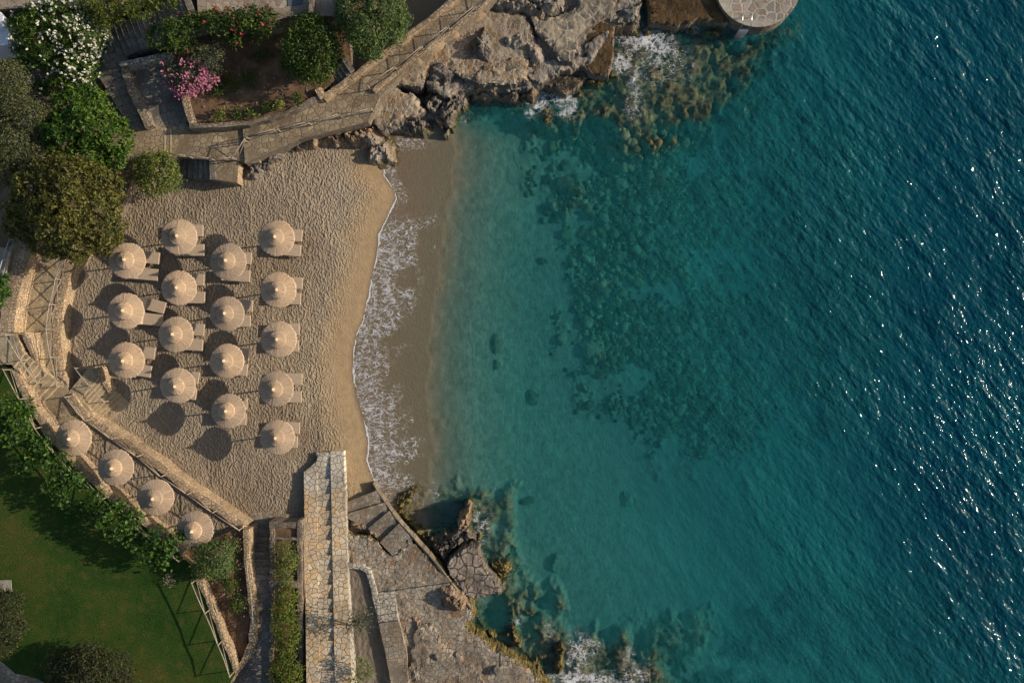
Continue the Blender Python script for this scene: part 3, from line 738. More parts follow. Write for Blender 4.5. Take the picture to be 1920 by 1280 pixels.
def boulder(name, label, px, py, z, rx, ry, rz, rot, mat, seed=1, group=None, cat='rock', det=3):
    V, F = (ICO3, ICOF3) if det == 3 else (ICO2, ICOF2)
    R = lumpV(V, (rx, ry, rz), rot, seed); c = W(px, py, z)
    o = mk(name, R, F, mat, smooth=False); o.location = c
    return tag(o, label, cat, group)

# ================================================================ setting: terraces, paths, lawns
# heights: beach ~1.0, promenade and parasol terrace ~2.1, lawn 3.2, garden paths 2.3-2.8, upper terraces 5
ZP = 2.1
slab('beach_promenade', [(0, 470), (60, 440), (165, 470), (128, 520), (112, 600), (120, 690), (128, 735), (165, 760), (125, 800), (80, 780), (55, 720), (20, 640), (-60, 600), (-60, 470)], ZP, 1.6, M['path2'], M['wall'], kind='structure', label='ochre crazy paved promenade above the beach')
slab('terrace_sand', [(100, 770), (128, 738), (172, 786), (232, 825), (302, 874), (362, 918), (459, 984), (440, 1000), (395, 1012), (340, 1035), (230, 955), (130, 855)], ZP - .03, 1.4, M['tsand'], M['wall'], kind='structure', label='raised sand terrace under four straw parasols')
slab('landing', [(102, 768), (128, 735), (165, 762), (190, 800), (130, 835)], ZP + .02, .3, M['path2'], kind='structure')
slab('lawn', [(-300, 630), (22, 690), (60, 790), (150, 890), (235, 960), (330, 1032), (362, 1062), (400, 1130), (442, 1262), (420, 1300), (400, 1700), (-300, 1700)], 3.2, 2.6, M['grass'], M['wall'], kind='structure', label='mown green lawn with yellowed patches')
slab('lawn_path', [(-200, 1200), (0, 1238), (28, 1262), (70, 1272), (130, 1300), (150, 1500), (-200, 1500)], 3.206, .1, M['deck'], kind='structure', label='grey stone path along the lawn corner', rough=1)
slab('stone_cover', [(-20, 1088), (20, 1087), (22, 1108), (-20, 1110)], 3.26, .3, M['concrete'], label='square grey stone slab set in lawn at left edge', cat='slab')
slab('planting_bed', [(342, 1036), (455, 985), (470, 1130), (462, 1215), (440, 1262), (405, 1130), (365, 1062)], 2.55, 1.4, M['soil'], M['wall'], kind='structure', label='reddish soil bed between lawn and steps')
slab('hedge_bed', [(505, 985), (570, 985), (572, 1400), (500, 1400), (505, 1230)], 2.35, 1.3, M['soil'], M['wall_dark'], kind='structure')
slab('garden_walk', [(470, 1090), (508, 1090), (508, 1400), (380, 1400), (430, 1290), (462, 1215), (474, 1150)], 2.3, 1.6, M['step_dark'], kind='structure', label='dark stone walk in shade of the hedge')
# north side
slab('garden_path', [(235, 235), (458, 238), (462, 268), (458, 302), (400, 300), (335, 293), (318, 300), (245, 300), (200, 330), (180, 250)], 2.2, 1.5, M['path'], M['wall_dark'], kind='structure', label='light crazy paved path beside garden bed')
strip('coast_path', [(455, 236, 2.36), (520, 219, 2.4), (600, 181, 2.45), (660, 140, 2.6), (720, 95, 2.75), (830, 10, 3.0), (900, -60, 3.2)],
      [(459, 306, 2.36), (560, 262, 2.4), (690, 228, 2.45), (712, 182, 2.6), (760, 130, 2.75), (880, 40, 3.0), (990, -60, 3.2)], 2.2, M['path'], kind='structure', label='paved coast path climbing to the upper right', mside=M['wall_dark'])
slab('garden_bed', [(330, 95), (345, 182), (368, 232), (465, 229), (530, 212), (598, 178), (660, 120), (650, 30), (520, 40), (400, 60)], 2.85, 1.5, M['soil'], M['wall_dark'], kind='structure', label='brown soil bed behind the path wall')
slab('patio', [(250, 115), (350, 100), (352, 240), (255, 242), (262, 180)], 2.16, 1., M['step_dark'], kind='structure', label='dark paved sunken patio')
slab('garden_ground', [(-300, -300), (700, -300), (700, 60), (560, 30), (380, 48), (372, 100), (240, 130), (250, 330), (215, 420), (120, 500), (0, 470), (-300, 480)], 2.04, 1.5, M['soil_dry'], M['wall_dark'], kind='structure', label='dry earth under the trees')
slab('walk_landing', [(150, 60), (238, 40), (240, 128), (190, 145), (150, 150)], 2.72, .8, M['step_dark'], kind='structure')
slab('upper_terrace', [(356, -200), (640, -200), (640, 32), (560, 28), (500, 42), (372, 38)], 5.0, 2.8, M['upper'], M['wall_dark'], kind='structure', label='sunlit upper terrace of pale crazy paving')
slab('upper_walk', [(-300, -200), (355, -200), (352, -14), (165, 16), (60, 14), (-300, 34)], 4.4, 2.4, M['upper'], M['wall_dark'], kind='structure')

# south-east terrace
COAST = [(640, 996), (680, 998), (712, 1008), (733, 1036), (765, 1004), (819, 1046), (857, 1094), (891, 1137), (897, 1160), (880, 1170), (930, 1210), (1000, 1252), (1060, 1330), (1060, 1500), (640, 1500), (652, 1100)]
slab('sand_court', [(652, 1060), (690, 1060), (712, 1100), (738, 1240), (748, 1400), (648, 1400)], 1.52, .3, M['court'], kind='structure', label='dark raked sand court inside white kerb')
# paved steps of the shore path
for i, (a, b, c, d) in enumerate([((640, 926), (705, 912), (722, 945), (640, 950)), ((640, 950), (722, 945), (742, 962), (700, 985), (640, 984))][:0]): pass

# ---------------------------------------------------------------- stone platforms on the north shore
def platform(name, label, P, z, mat, depth=2.6, rough=2.5, side=None, cat='platform', un=.07, sp=.1, seed=None, edge=.24, ragged=.55):
    """weathered ledge: uneven top, broken edge, drops away to the rock below"""
    if rough == 0: return slab(name, P, z, depth, mat, side or M['rock'], label=label, cat=cat)
    seed = seed or int(P[0][0]) % 97
    T = [W(p[0], p[1], z) for p in P]; T = [(t.x, t.y) for t in T]
    gx = np.arange(min(t[0] for t in T) - .5, max(t[0] for t in T) + .5, sp); gy = np.arange(min(t[1] for t in T) - .5, max(t[1] for t in T) + .5, sp)
    X, Y = np.meshgrid(gx, gy)
    sd = poly_sd(X, Y, T) + (fbm(X * 1.4, Y * 1.4, 5, seed) - .5) * ragged
    w1, w2, cid = worley(X * .55 + (fbm(X, Y, 3, seed + 2) - .5), Y * .55, seed)
    e = sstep(-.02, edge, sd)
    chip = sstep(.6, .05, sd) * np.clip(fbm(X * 2.6, Y * 2.6, 4, seed + 4) - .47, 0, 1) * 1.1
    Z = z + (fbm(X * .8, Y * .8, 4, seed + 6) - .5) * un * 1.6 + (cid - .5) * un * .7 + (fbm(X * 5, Y * 5, 3, seed + 8) - .5) * .07 - chip
    Z = (z - depth) + (Z - (z - depth)) * e
    jx = (_h(np.round(X / sp), np.round(Y / sp), seed) - .5) * sp * .6; jy = (_h(np.round(X / sp), np.round(Y / sp), seed + 1) - .5) * sp * .6
    F = grid_faces(len(gx), len(gy)); keep = (sd > -.2).ravel(); Fk = F[keep[F].any(1)]
    used_ = np.unique(Fk); mp = np.full(len(keep), -1); mp[used_] = np.arange(len(used_))
    V = np.stack([X + jx, Y + jy, Z], -1).reshape(-1, 3)[used_]
    zt = V[:, 2][mp[Fk]].min(1); zx = V[:, 2][mp[Fk]].max(1)
    return tag(mk(name, V, mp[Fk], [mat, side or M['rock']], mi=((zx - zt) > .2).astype(int)), label, cat)
o = platform('coast_terrace', None, COAST, 1.45, M['deck'], un=.10, sp=.11, seed=5, side=M['rock_alg']); o['kind'] = 'structure'; o['label'] = 'weathered crazy paved terrace along the rocks'
if 'category' in o: del o['category']
UP = [(780, 1165), (812, 1168), (850, 1215), (905, 1262), (940, 1330), (700, 1330), (765, 1240), (770, 1190)]
o = platform('upper_ledge', None, UP, 1.62, M['deck'], depth=.5, un=.14, sp=.1, seed=8, side=M['rock']); o['kind'] = 'structure'; o['label'] = 'raised worn grey ledge on the coast terrace'
if 'category' in o: del o['category']
platform('rock_shelf', 'low rough rock shelf under the pale paved platforms', [(790, 172), (800, 120), (860, 40), (905, -60), (1210, -60), (1205, 40), (1150, 60), (1120, 120), (1030, 150), (1000, 172), (940, 176), (880, 170), (840, 190)], 1.42, M['rock_grey'], un=.35, seed=66)
o = platform('lower_landing', None, [(680, 180), (735, 150), (790, 180), (800, 205), (786, 230), (762, 226), (745, 242), (712, 246), (690, 236), (650, 244)], 1.5, M['deck_north'], un=.12, seed=77, depth=1.9, side=M['rock']); o['kind'] = 'structure'; o['label'] = 'rust stained worn paving between coast path and cove'
if 'category' in o: del o['category']
platform('shore_platform', 'large pale crazy paved platform left of the wet brown slab', [(752, 165), (700, 178), (780, 110), (830, 62), (875, 18), (905, 12), (990, 20), (1010, 70), (1000, 95), (993, 160), (935, 166), (880, 160), (840, 140), (815, 132), (790, 170)], 1.75, M['deck_north'])
platform('shore_platform', 'paved platform with dark stones in pale joints at the top', [(985, 22), (1035, 28), (1070, 12), (1110, -60), (1190, -60), (1150, 22), (1125, 42), (1098, 62), (1086, 92), (1078, 124), (1040, 116), (1030, 96), (1010, 75), (995, 60)], 1.9, M['deck_dark'])
platform('shore_platform', 'small grey smooth paved block above the waterline', [(905, 118), (990, 98), (996, 128), (994, 158), (940, 166), (885, 160), (888, 140)], 1.84, M['deck_north'])
platform('wet_slab', 'wet brown square slab beside the white surf', [(1098, 52), (1128, 34), (1160, 40), (1156, 100), (1148, 145), (1110, 144), (1078, 125), (1086, 92)], 1.35, M['deck_wet'], un=.05, ragged=.25)
platform('pebble_slab', 'dark wet pebble concrete slab low over the surf', [(998, 112), (1030, 116), (1080, 124), (1112, 140), (1088, 165), (1062, 185), (1040, 168), (1000, 172)], .75, M['pebble'], depth=1.8, un=.3)
platform('wet_slab', 'wide wet brown slab left of the round platform', [(1205, -60), (1360, -60), (1372, 50), (1310, 42), (1296, 50), (1262, 56), (1215, 44)], .95, M['deck_wet'], un=.05, ragged=.3)
rp = [(1422 + 80 * math.cos(a), -26 + 77 * math.sin(a)) for a in np.linspace(0, 2 * math.pi, 40, endpoint=False)]
platform('round_platform', 'round pale crazy paved bathing platform with ladder', rp, 1.35, M['round'], depth=2.6, rough=0, side=M['wall_dark'])
lad = thing('bathing_ladder', 'short steel bathing ladder on the round platform edge', 'ladder', W(1396, 52, 1.35))
for x in (1386, 1403):
    a = W(x, 34, 1.35); b = W(x, 52, 1.35)
    tube('rail', [a, a + Vector((0, 0, .75)), a + Vector((0, -.25, .9)), b + Vector((0, -.1, .75)), b + Vector((0, -.15, -2.2))], .028, M['steel'], lad)
for k in range(7):
    z = 1.3 - .3 * k
    a = W(1386, 52, 1.35) + Vector((0, -.16, z - 1.35)); b = W(1403, 52, 1.35) + Vector((0, -.16, z - 1.35))
    V, F = box_vf(a.x, b.x, a.y - .12, a.y + .05, z - .02, z + .02); mk('rung', V, F, M['steel'], lad)
platform('stone_promontory', 'rounded crazy paved promontory beside the dark jagged rocks', [(828, 1064), (850, 1035), (872, 1022), (900, 1024), (905, 1050), (922, 1072), (940, 1090), (948, 1112), (930, 1120), (905, 1126), (884, 1130), (862, 1108)], 1.42, M['prom'], un=.08, sp=.08)
slab('shore_step', [(770, 210), (815, 200), (815, 222), (765, 224)], .55, 1.2, M['step_dark'], label='lower dark stone step by the cove corner', cat='step', rough=1)
slab('shore_step', [(752, 200), (785, 190), (790, 214), (750, 214)], .95, 1.4, M['step_dark'], label='upper dark stone step by the cove corner', cat='step', rough=1)

# ---------------------------------------------------------------- pier stairway in the middle
pier = thing('stone_stairway', 'wide honey coloured stone stairway with raised borders', 'stairway', W(612, 1050, .5))
ys = [848, 898, 926, 957, 985, 1012, 1041, 1069, 1096, 1122, 1148, 1174, 1201, 1229, 1257, 1290, 1330]
zs = [.92 + .155 * i for i in range(len(ys))]
xl = lambda y: 570 + (y - 900) * .012; xa = lambda y: 594 + (y - 900) * .012; xb = lambda y: 620.5 + (y - 900) * .02; xr = lambda y: 644 + max(0, y - 840) * .034
for i in range(len(ys) - 1):
    y0, y1 = ys[i], ys[i + 1] + .3; z = zs[i]; mt = M['pier_white'] if i < 2 else M['pier']
    V, F, mi = slab_vf([(xa(y0), y0), (xb(y0), y0), (xb(y1), y1 - 1.1), (xa(y1), y1 - 1.1)], z, 1.2); mk('step', V, F, [mt, mt], pier, mi)
lb = [(572, 888), (596, 868), (600, 854)] + [(xa(y), y) for y in (900, 1000, 1100, 1200, 1330)] + [(xl(y), y) for y in (1330, 1200, 1100, 1000, 900)]
zl = lambda y: .90 + .155 * np.interp(y, ys, range(len(ys))) + .06
def border(name, xf0, xf1, y_start, mats):
    yy = [y for y in np.arange(y_start, 1335, 12.0)]
    Lp = [(xf0(y), y, zl(y)) for y in yy]; Rp = [(xf1(y), y, zl(y)) for y in yy]
    k = sum(1 for y in yy if y < 912)
    strip(name, Lp[:k + 1], Rp[:k + 1], 2.2, M['pier_white'], parent=pier, mside=M['pier_white'])
    strip(name, Lp[k:], Rp[k:], 2.2, M['pier'], parent=pier, mside=M['curb'])
border('border', xl, xa, 884, None); border('border', xb, xr, 846, None)
V, F, mi = slab_vf([(570.5, 885), (594, 864), (597, 852), (619, 850), (621, 847), (595, 899)], .98, 1.2); mk('step', V, F, [M['pier_white']] * 2, pier, mi)

# ---------------------------------------------------------------- flights of steps
stairs('garden_stairs', 'dark stone steps rising south beside the hedge planters', [(468, 975), (506, 978), (472, 1092), (509, 1092)], 8, .85, 2.28, M['step_dark'], M['step'])
slab('stair_landing', [(468, 962), (512, 958), (560, 968), (570, 976), (506, 984), (468, 984)], 1.0, .6, M['deck'], kind='structure')
stairs('beach_steps', 'ochre steps with pale edges descending onto the sand', [(243, 757), (196, 797), (168, 688), (126, 738)], 9, 1.02, 2.085, M['path2'], M['nosing'], vs=[0, .17, .25, .33, .41, .49, .57, .65, .73, 1.0])
stairs('terrace_steps', 'ochre steps with pale edges between lawn wall and promenade', [(112, 722), (72, 762), (38, 655), (20, 680)], 9, 2.12, 3.4, M['path2'], M['nosing'])
slab('side_terrace', [(-200, 600), (30, 625), (42, 655), (22, 683), (-200, 690)], 3.42, 2.2, M['path2'], M['wall'], kind='structure')
stairs('shore_steps', 'broad grey stone steps climbing along the lower waterline', [(640, 943), (703, 921), (740, 1044), (773, 1013)], 4, .55, 1.40, M['deck'], None, depth=1.2, edges=[((636, 946), (704, 920)), ((640, 966), (720, 942)), ((690, 990), (729, 958)), ((712, 1016), (747, 982)), ((740, 1046), (775, 1011))])
slab('shore_apron', [(640, 928), (700, 908), (706, 919), (640, 945)], .52, .6, M['sand'], kind='structure') if 0 else None
stairs('curb_steps', 'four small pale steps beside the white kerb', [(708, 1166), (744, 1160), (704, 1112), (740, 1106)][2:] + [(710, 1168), (746, 1163)], 4, 1.45, 1.9, M['curb'], None)
slab('side_ramp', [(710, 1166), (746, 1161), (762, 1220), (768, 1330), (740, 1330), (728, 1250)], 1.9, .9, M['deck'], kind='structure', rough=1)
stairs('long_stairs', 'long dark staircase climbing to the upper terrace', [(214, 48), (234, 108), (350, -16), (372, 40)], 14, 2.72, 4.98, M['step_dark'], M['step'], depth=.8)
stairs('broad_steps', 'broad shaded steps bending down to the paved path', [(246, 244), (268, 240), (184, 142), (226, 126)], 7, 2.2, 2.70, M['step_dark'], M['step'], depth=.7)
stairs('dark_side_steps', 'short steep stone steps between bush and coast path', [(622, 172), (612, 150), (664, 130), (646, 104)], 6, 2.5, 3.3, M['step_dark'], M['step'], depth=.6)
stairs('cove_steps', 'small dark steps beside the square stone block', [(342, 334), (344, 296), (404, 337), (402, 300)], 6, 1.1, 2.18, M['step_dark'], M['step'], depth=.5)
bl = slab('stone_block', [(402, 301), (448, 303), (445, 343), (400, 336)], 2.1, 1.5, M['path'], M['wall'], label='square stone landing block at top of the beach', cat='block', rough=0)
slab('stone_block', [(458, 292), (484, 288), (486, 304), (462, 308)], 1.9, 1.5, M['deck'], M['wall_dark'], label='small stone block among rocks below the path', cat='block', rough=1)

# ---------------------------------------------------------------- walls
wall('stone_wall', 'curved sunlit retaining wall between promenade and beach', [(135, 478, 2.16), (122, 520, 2.16), (112, 560, 2.15), (107, 600, 2.14), (106, 650, 2.14), (111, 690, 2.13), (117, 728, 2.13)], .62, 1.6, M['wall'])
wall('stone_wall', 'broad curved wall at the left edge by the promenade', [(52, 455, 3.3), (38, 490, 3.4), (26, 530, 3.4), (16, 580, 3.4), (12, 622, 3.4)], 1.0, 1.8, M['wall'])
wall('stone_wall', 'tapering short wall between upper steps and promenade', [(46, 624, 3.5), (62, 665, 3.1), (76, 700, 2.5), (84, 722, 2.2)], .42, 1.5, M['wall'])
wall('stone_wall', 'long diagonal retaining wall between parasol terrace and beach', [(130, 742, 2.3), (150, 770, 2.32), (175, 790, 2.32), (230, 826, 2.32), (300, 876, 2.35), (360, 922, 2.35), (420, 962, 2.35), (461, 988, 2.3)], .55, 1.7, M['wall'])
wall('stone_wall', 'retaining wall under the lawn railing', [(28, 692, 3.35), (45, 735, 3.3), (62, 765, 3.3), (92, 812, 3.3), (135, 860, 3.3), (180, 905, 3.3), (230, 948, 3.3), (285, 990, 3.3), (345, 1034, 3.3)], .5, 1.6, M['wall'])
wall('stone_wall', 'thin wall between lawn and red soil bed', [(372, 1085, 3.3), (392, 1130, 3.3), (412, 1180, 3.3), (430, 1225, 3.3), (441, 1258, 3.3)], .3, 1.2, M['wall'])
wall('stone_wall', 'narrow wall between red soil bed and dark steps', [(461, 992, 2.9), (463, 1050, 2.9), (470, 1110, 2.95), (475, 1160, 2.95), (472, 1205, 2.95), (455, 1242, 2.9), (432, 1275, 2.9), (405, 1310, 2.9)], .42, 2.0, M['wall'])
wall('garden_wall', 'low wall of the curved beach steps near the sand', [(178, 690, 2.35), (193, 714, 2.0), (208, 738, 1.7)], .3, 1.2, M['wall'])
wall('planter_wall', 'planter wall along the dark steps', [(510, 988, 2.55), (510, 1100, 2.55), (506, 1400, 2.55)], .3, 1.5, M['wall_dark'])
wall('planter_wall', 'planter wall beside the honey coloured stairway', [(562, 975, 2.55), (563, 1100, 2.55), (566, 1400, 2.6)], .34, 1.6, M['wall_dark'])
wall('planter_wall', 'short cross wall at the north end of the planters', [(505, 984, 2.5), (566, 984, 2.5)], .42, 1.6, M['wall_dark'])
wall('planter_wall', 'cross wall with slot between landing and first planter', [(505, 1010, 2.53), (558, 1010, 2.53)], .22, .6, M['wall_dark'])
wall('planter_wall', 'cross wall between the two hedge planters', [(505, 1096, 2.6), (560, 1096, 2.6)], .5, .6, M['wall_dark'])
wall('white_kerb', 'white stone kerb curving round the dark sand court', [(652, 1061, 1.75), (676, 1062, 1.75), (690, 1070, 1.75), (697, 1090, 1.75), (708, 1140, 1.75), (722, 1200, 1.75), (736, 1270, 1.75), (742, 1330, 1.75)], .36, .6, M['curb'], cat='kerb', jit=.025)
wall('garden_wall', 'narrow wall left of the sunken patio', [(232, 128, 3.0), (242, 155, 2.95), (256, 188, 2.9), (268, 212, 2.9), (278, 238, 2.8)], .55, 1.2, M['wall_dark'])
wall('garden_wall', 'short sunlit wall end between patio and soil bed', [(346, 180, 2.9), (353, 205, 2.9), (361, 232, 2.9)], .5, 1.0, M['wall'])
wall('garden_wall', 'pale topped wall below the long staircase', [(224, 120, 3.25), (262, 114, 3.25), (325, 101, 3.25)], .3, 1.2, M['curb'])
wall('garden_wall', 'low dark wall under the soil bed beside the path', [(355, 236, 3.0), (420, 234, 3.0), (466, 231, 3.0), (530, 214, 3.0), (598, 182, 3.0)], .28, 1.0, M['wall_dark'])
wall('garden_wall', 'sunlit kerb wall on the inner edge of the coast path', [(606, 182, 3.1), (660, 145, 3.15), (710, 108, 3.2), (760, 70, 3.3), (830, 18, 3.4), (860, -10, 3.5)], .38, 1.1, M['wall'])
wall('garden_wall', 'stub wall beside the steep stone steps', [(596, 166, 3.15), (606, 184, 3.1)], .5, .8, M['wall'])
wall('garden_wall', 'sunlit wall edge on the sea side of the coast path', [(700, 170, 2.75), (760, 122, 2.85), (800, 92, 2.95), (850, 55, 3.05), (905, 10, 3.15), (935, -20, 3.2)], .35, 1.8, M['wall'])
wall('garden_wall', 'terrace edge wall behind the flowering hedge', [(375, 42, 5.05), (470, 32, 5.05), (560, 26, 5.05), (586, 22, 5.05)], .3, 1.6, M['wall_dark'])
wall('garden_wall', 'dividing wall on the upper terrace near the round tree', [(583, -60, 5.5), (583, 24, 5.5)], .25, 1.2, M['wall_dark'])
slab('dark_mat', [(538, -30), (568, -30), (568, 8), (540, 12)], 5.03, .03, m_plain('blue_grey_mat', (.10, .12, .14), .9), label='dark blue grey mat on the upper terrace', cat='mat')
hs = thing('white_hut', 'white rendered corner of a small building at left edge', 'building', W(-20, 60, 2.1))
V, F, mi = slab_vf([(-90, 28), (-2, 24), (18, 62), (14, 84), (-90, 96)], 4.3, 2.2); mk('wall', V, F, [M['white']] * 2, hs, mi)
V, F, mi = slab_vf([(-90, 24), (-4, 20), (6, 30), (4, 52), (-90, 56)], 4.75, .44); mk('parapet', V, F, [M['white']] * 2, hs, mi)

# ---------------------------------------------------------------- railings
railing('wooden_railing', 'timber railing on the curved wall above the beach', [(130, 480, 2.15), (117, 525, 2.15), (108, 570, 2.15), (100, 618, 2.12)], .95, 2.0, brace=2)
railing('wooden_railing', 'timber railing from promenade bend down to landing', [(100, 618, 2.25), (106, 660, 2.2), (120, 722, 2.15)], .95, 2.4, brace=1)
railing('wooden_railing', 'timber railing along wall beside the four terrace parasols', [(134, 742, 2.3), (170, 785, 2.3), (222, 822, 2.3), (268, 852, 2.3), (314, 890, 2.3), (362, 922, 2.3), (410, 958, 2.3), (456, 988, 2.3)], .9, 2.3, brace=1)
railing('wooden_railing', 'timber railing at the lawn edge behind leafy trees', [(22, 693, 3.3), (50, 745, 3.3), (72, 790, 3.3), (118, 850, 3.3), (165, 900, 3.3), (205, 932, 3.3), (255, 975, 3.3), (300, 1010, 3.3), (345, 1046, 3.3)], .95, 2.2, brace=1)
railing('wooden_railing', 'timber railing between lawn and soil bed', [(370, 1085, 3.25), (388, 1128, 3.25), (408, 1180, 3.25), (430, 1225, 3.25), (441, 1256, 3.25)], .95, 2.2, brace=1)
railing('wooden_railing', 'timber railing down the middle of the terrace steps', [(26, 628, 3.42), (42, 655, 3.3), (62, 690, 2.9), (84, 716, 2.3)], .9, 2.0, brace=1)
railing('wooden_handrail', 'bleached handrail beside the beach steps', [(152, 690, 2.1), (178, 722, 1.8), (206, 752, 1.45)], .85, 1.8, brace=False, rails=1)
railing('wooden_railing', 'blue grey metal railing at the top left terrace', [(34, 452, 3.4), (22, 485, 3.4), (12, 525, 3.4)], .95, 1.2, mat=m_plain('blue_grey_paint', (.30, .36, .42), .5, .1), brace=False, rails=2, r=.035)
railing('wooden_railing', 'weathered railing beside the path above the beach rocks', [(470, 262, 2.36), (530, 248, 2.4), (600, 232, 2.42), (650, 220, 2.44), (700, 210, 2.46)], .95, 2.1, brace=1)
railing('wooden_railing', 'weathered railing on the sea side of the coast path', [(694, 168, 2.75), (740, 136, 2.8), (790, 98, 2.92), (850, 54, 3.05), (905, 10, 3.15), (940, -20, 3.2)], .95, 2.2, brace=1)
railing('wooden_railing', 'weathered railing above the cove steps', [(322, 294, 2.2), (360, 297, 2.2), (400, 302, 2.2), (450, 300, 2.2), (466, 268, 2.3)], .95, 1.7, brace=1)
railing('wooden_handrail', 'slim pale handrail beside the dark garden steps', [(466, 1050, 2.9), (473, 1110, 2.95), (478, 1175, 2.95)], .35, 1.6, brace=False)
railing('iron_rail', 'single thin iron rail along the lower waterline path', [(716, 925, .55), (760, 985, 1.1), (800, 1030, 1.45)], .06, 1.0, mat=M['frame'], brace=False, r=.02) if 0 else None
lamp = thing('lamp_post', 'slim post standing on the stone promontory', 'post', W(868, 1092, 1.42))
tube('pole', [W(873, 1087, 1.42), W(873, 1087, 1.42) + Vector((0, 0, 2.2))], .05, M['wood_brown'], lamp)
tube('cap', [W(873, 1087, 1.42) + Vector((0, 0, 2.2)), W(873, 1087, 1.42) + Vector((0, 0, 2.3))], [.07, .05], M['wood_brown'], lamp)
# sea wall kerb line of the shore path (pale mortar edge)
wall('low_kerb', 'thin pale kerb along the waterline of the coast terrace', [(699, 905, .60), (707, 921, .66), (722, 942, .88), (733, 958, 1.08), (750, 981, 1.30), (777, 1010, 1.48), (815, 1053, 1.50), (850, 1097, 1.49), (884, 1142, 1.49)], .12, .8, M['step'], cat='kerb', jit=.03)

for x in (309, 320):
    slab('path_edging', [(x - 1.3, 242), (x + 1.3, 242), (x + 1.3, 292), (x - 1.3, 294)], 2.22, .1, M['nosing'], kind='structure')
# ================================================================ rocks
R_ = rock
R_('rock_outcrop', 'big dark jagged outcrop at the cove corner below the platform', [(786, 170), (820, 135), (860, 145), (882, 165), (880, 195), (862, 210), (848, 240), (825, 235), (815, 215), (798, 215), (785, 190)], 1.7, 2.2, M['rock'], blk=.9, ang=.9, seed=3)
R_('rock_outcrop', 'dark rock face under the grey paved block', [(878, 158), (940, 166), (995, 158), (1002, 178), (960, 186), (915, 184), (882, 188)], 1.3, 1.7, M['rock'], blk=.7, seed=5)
R_('rock_outcrop', 'tall dark rock breaking through the pale platform', [(880, 88), (895, 55), (908, 42), (918, 62), (926, 100), (915, 112), (890, 106)], 2.6, .9, M['rock'], base=1.6, blk=.6, seed=7)
R_('rock_outcrop', 'small dark rock beside the tall rock on the platform', [(868, 92), (880, 72), (888, 90), (882, 104)], 2.1, .4, M['rock'], base=1.6, blk=.5, seed=8)
R_('rock_outcrop', 'dark rocks at the top edge above the paved platform', [(905, -20), (1060, -20), (1064, 12), (1040, 22), (1010, 24), (985, 18), (912, 16)], 2.6, 1.2, M['rock_grey'], base=1.5, blk=.8, seed=9)
R_('rock_outcrop', 'rocky cleft between dark paved platform and brown slab', [(1120, 30), (1150, 10), (1180, -20), (1210, -20), (1215, 45), (1190, 60), (1155, 52), (1128, 48)], 1.5, 1.9, M['rock'], blk=.8, seed=11)
R_('rock_outcrop', 'dark wet rock below the wide brown slab', [(1150, 40), (1215, 42), (1262, 54), (1230, 66), (1190, 70), (1160, 58)], .7, 1.2, M['rock_alg'], blk=.7, seed=12)
R_('rock_outcrop', 'ochre rock standing in the white surf', [(1158, 88), (1172, 84), (1188, 100), (1186, 112), (1168, 108)], .7, 1.0, M['rock_alg'], blk=.5, seed=13)
R_('rock_outcrop', 'rounded ochre rock at the corner of the wet slab', [(1140, 118), (1156, 120), (1168, 140), (1158, 150), (1138, 146)], .8, 1.3, M['rock_alg'], blk=.6, seed=14)
R_('rock_outcrop', 'brown rock in the surf below the pebble slab', [(1000, 200), (1030, 190), (1046, 205), (1040, 240), (1016, 246)], .22, .8, M['rock_alg'], base=-1, blk=.7, seed=15)
R_('rock_outcrop', 'brown rock at the right end of the pebble slab', [(1066, 178), (1090, 164), (1098, 178), (1080, 196)], .4, .9, M['rock_alg'], blk=.6, seed=16)
R_('rock_outcrop', 'pale grey rock between the two beach parts', [(686, 262), (722, 258), (738, 272), (736, 300), (700, 304), (678, 300)], 1.1, .9, M['rock_grey'], base=.1, blk=.6, seed=17, ang=1.4)
R_('rock_outcrop', 'dark steep rock at the north end of the sand', [(672, 240), (706, 238), (708, 262), (694, 276), (676, 264)], 1.7, 1.4, M['rock_grey'], base=.3, blk=.6, seed=18, ang=1.4)
R_('rock_outcrop', 'ridged dark rocks under the path railing', [(540, 262), (600, 244), (655, 232), (700, 226), (712, 240), (680, 262), (640, 268), (590, 274), (545, 284)], 1.9, 1.3, M['rock_warm'], base=.4, blk=.55, ang=-.9, seed=19)
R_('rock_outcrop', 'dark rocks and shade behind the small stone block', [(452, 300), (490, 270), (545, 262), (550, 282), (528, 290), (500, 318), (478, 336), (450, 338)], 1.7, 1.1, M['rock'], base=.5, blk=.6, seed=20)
R_('rock_outcrop', 'jagged dark rocks between landing and cove', [(700, 216), (760, 205), (790, 195), (812, 232), (790, 250), (740, 246), (706, 240)], 1.2, 1.2, M['rock'], base=-.2, blk=.5, seed=21)
R_('rock_outcrop', 'dark rocks below the coast path railing', [(805, 88), (840, 60), (868, 48), (862, 66), (838, 86), (812, 98)], 2.3, .8, M['rock'], base=1.5, blk=.5, seed=22)
R_('rock_outcrop', 'small rock ledge on the platform right side', [(985, 76), (1012, 80), (1020, 96), (1012, 112), (994, 112), (988, 96)], 2.15, .5, M['rock_grey'], base=1.5, blk=.45, seed=23)
R_('rock_outcrop', 'dark rock notch above the wet slab', [(1070, 84), (1086, 78), (1088, 96), (1074, 94)], 2.2, .5, M['rock'], base=1.5, blk=.4, seed=24)
R_('rock_outcrop', 'dark weathered rock between rust stained paving and dark jagged outcrop', [(800, 118), (830, 112), (852, 128), (836, 148), (808, 140)], 2.05, .45, M['rock'], base=1.3, blk=.5, seed=51)
R_('rock_outcrop', 'low broken rock crossing the pale platform near its middle', [(938, 62), (975, 58), (986, 80), (970, 96), (945, 88)], 2.05, .45, M['rock_grey'], base=1.3, blk=.5, seed=52)
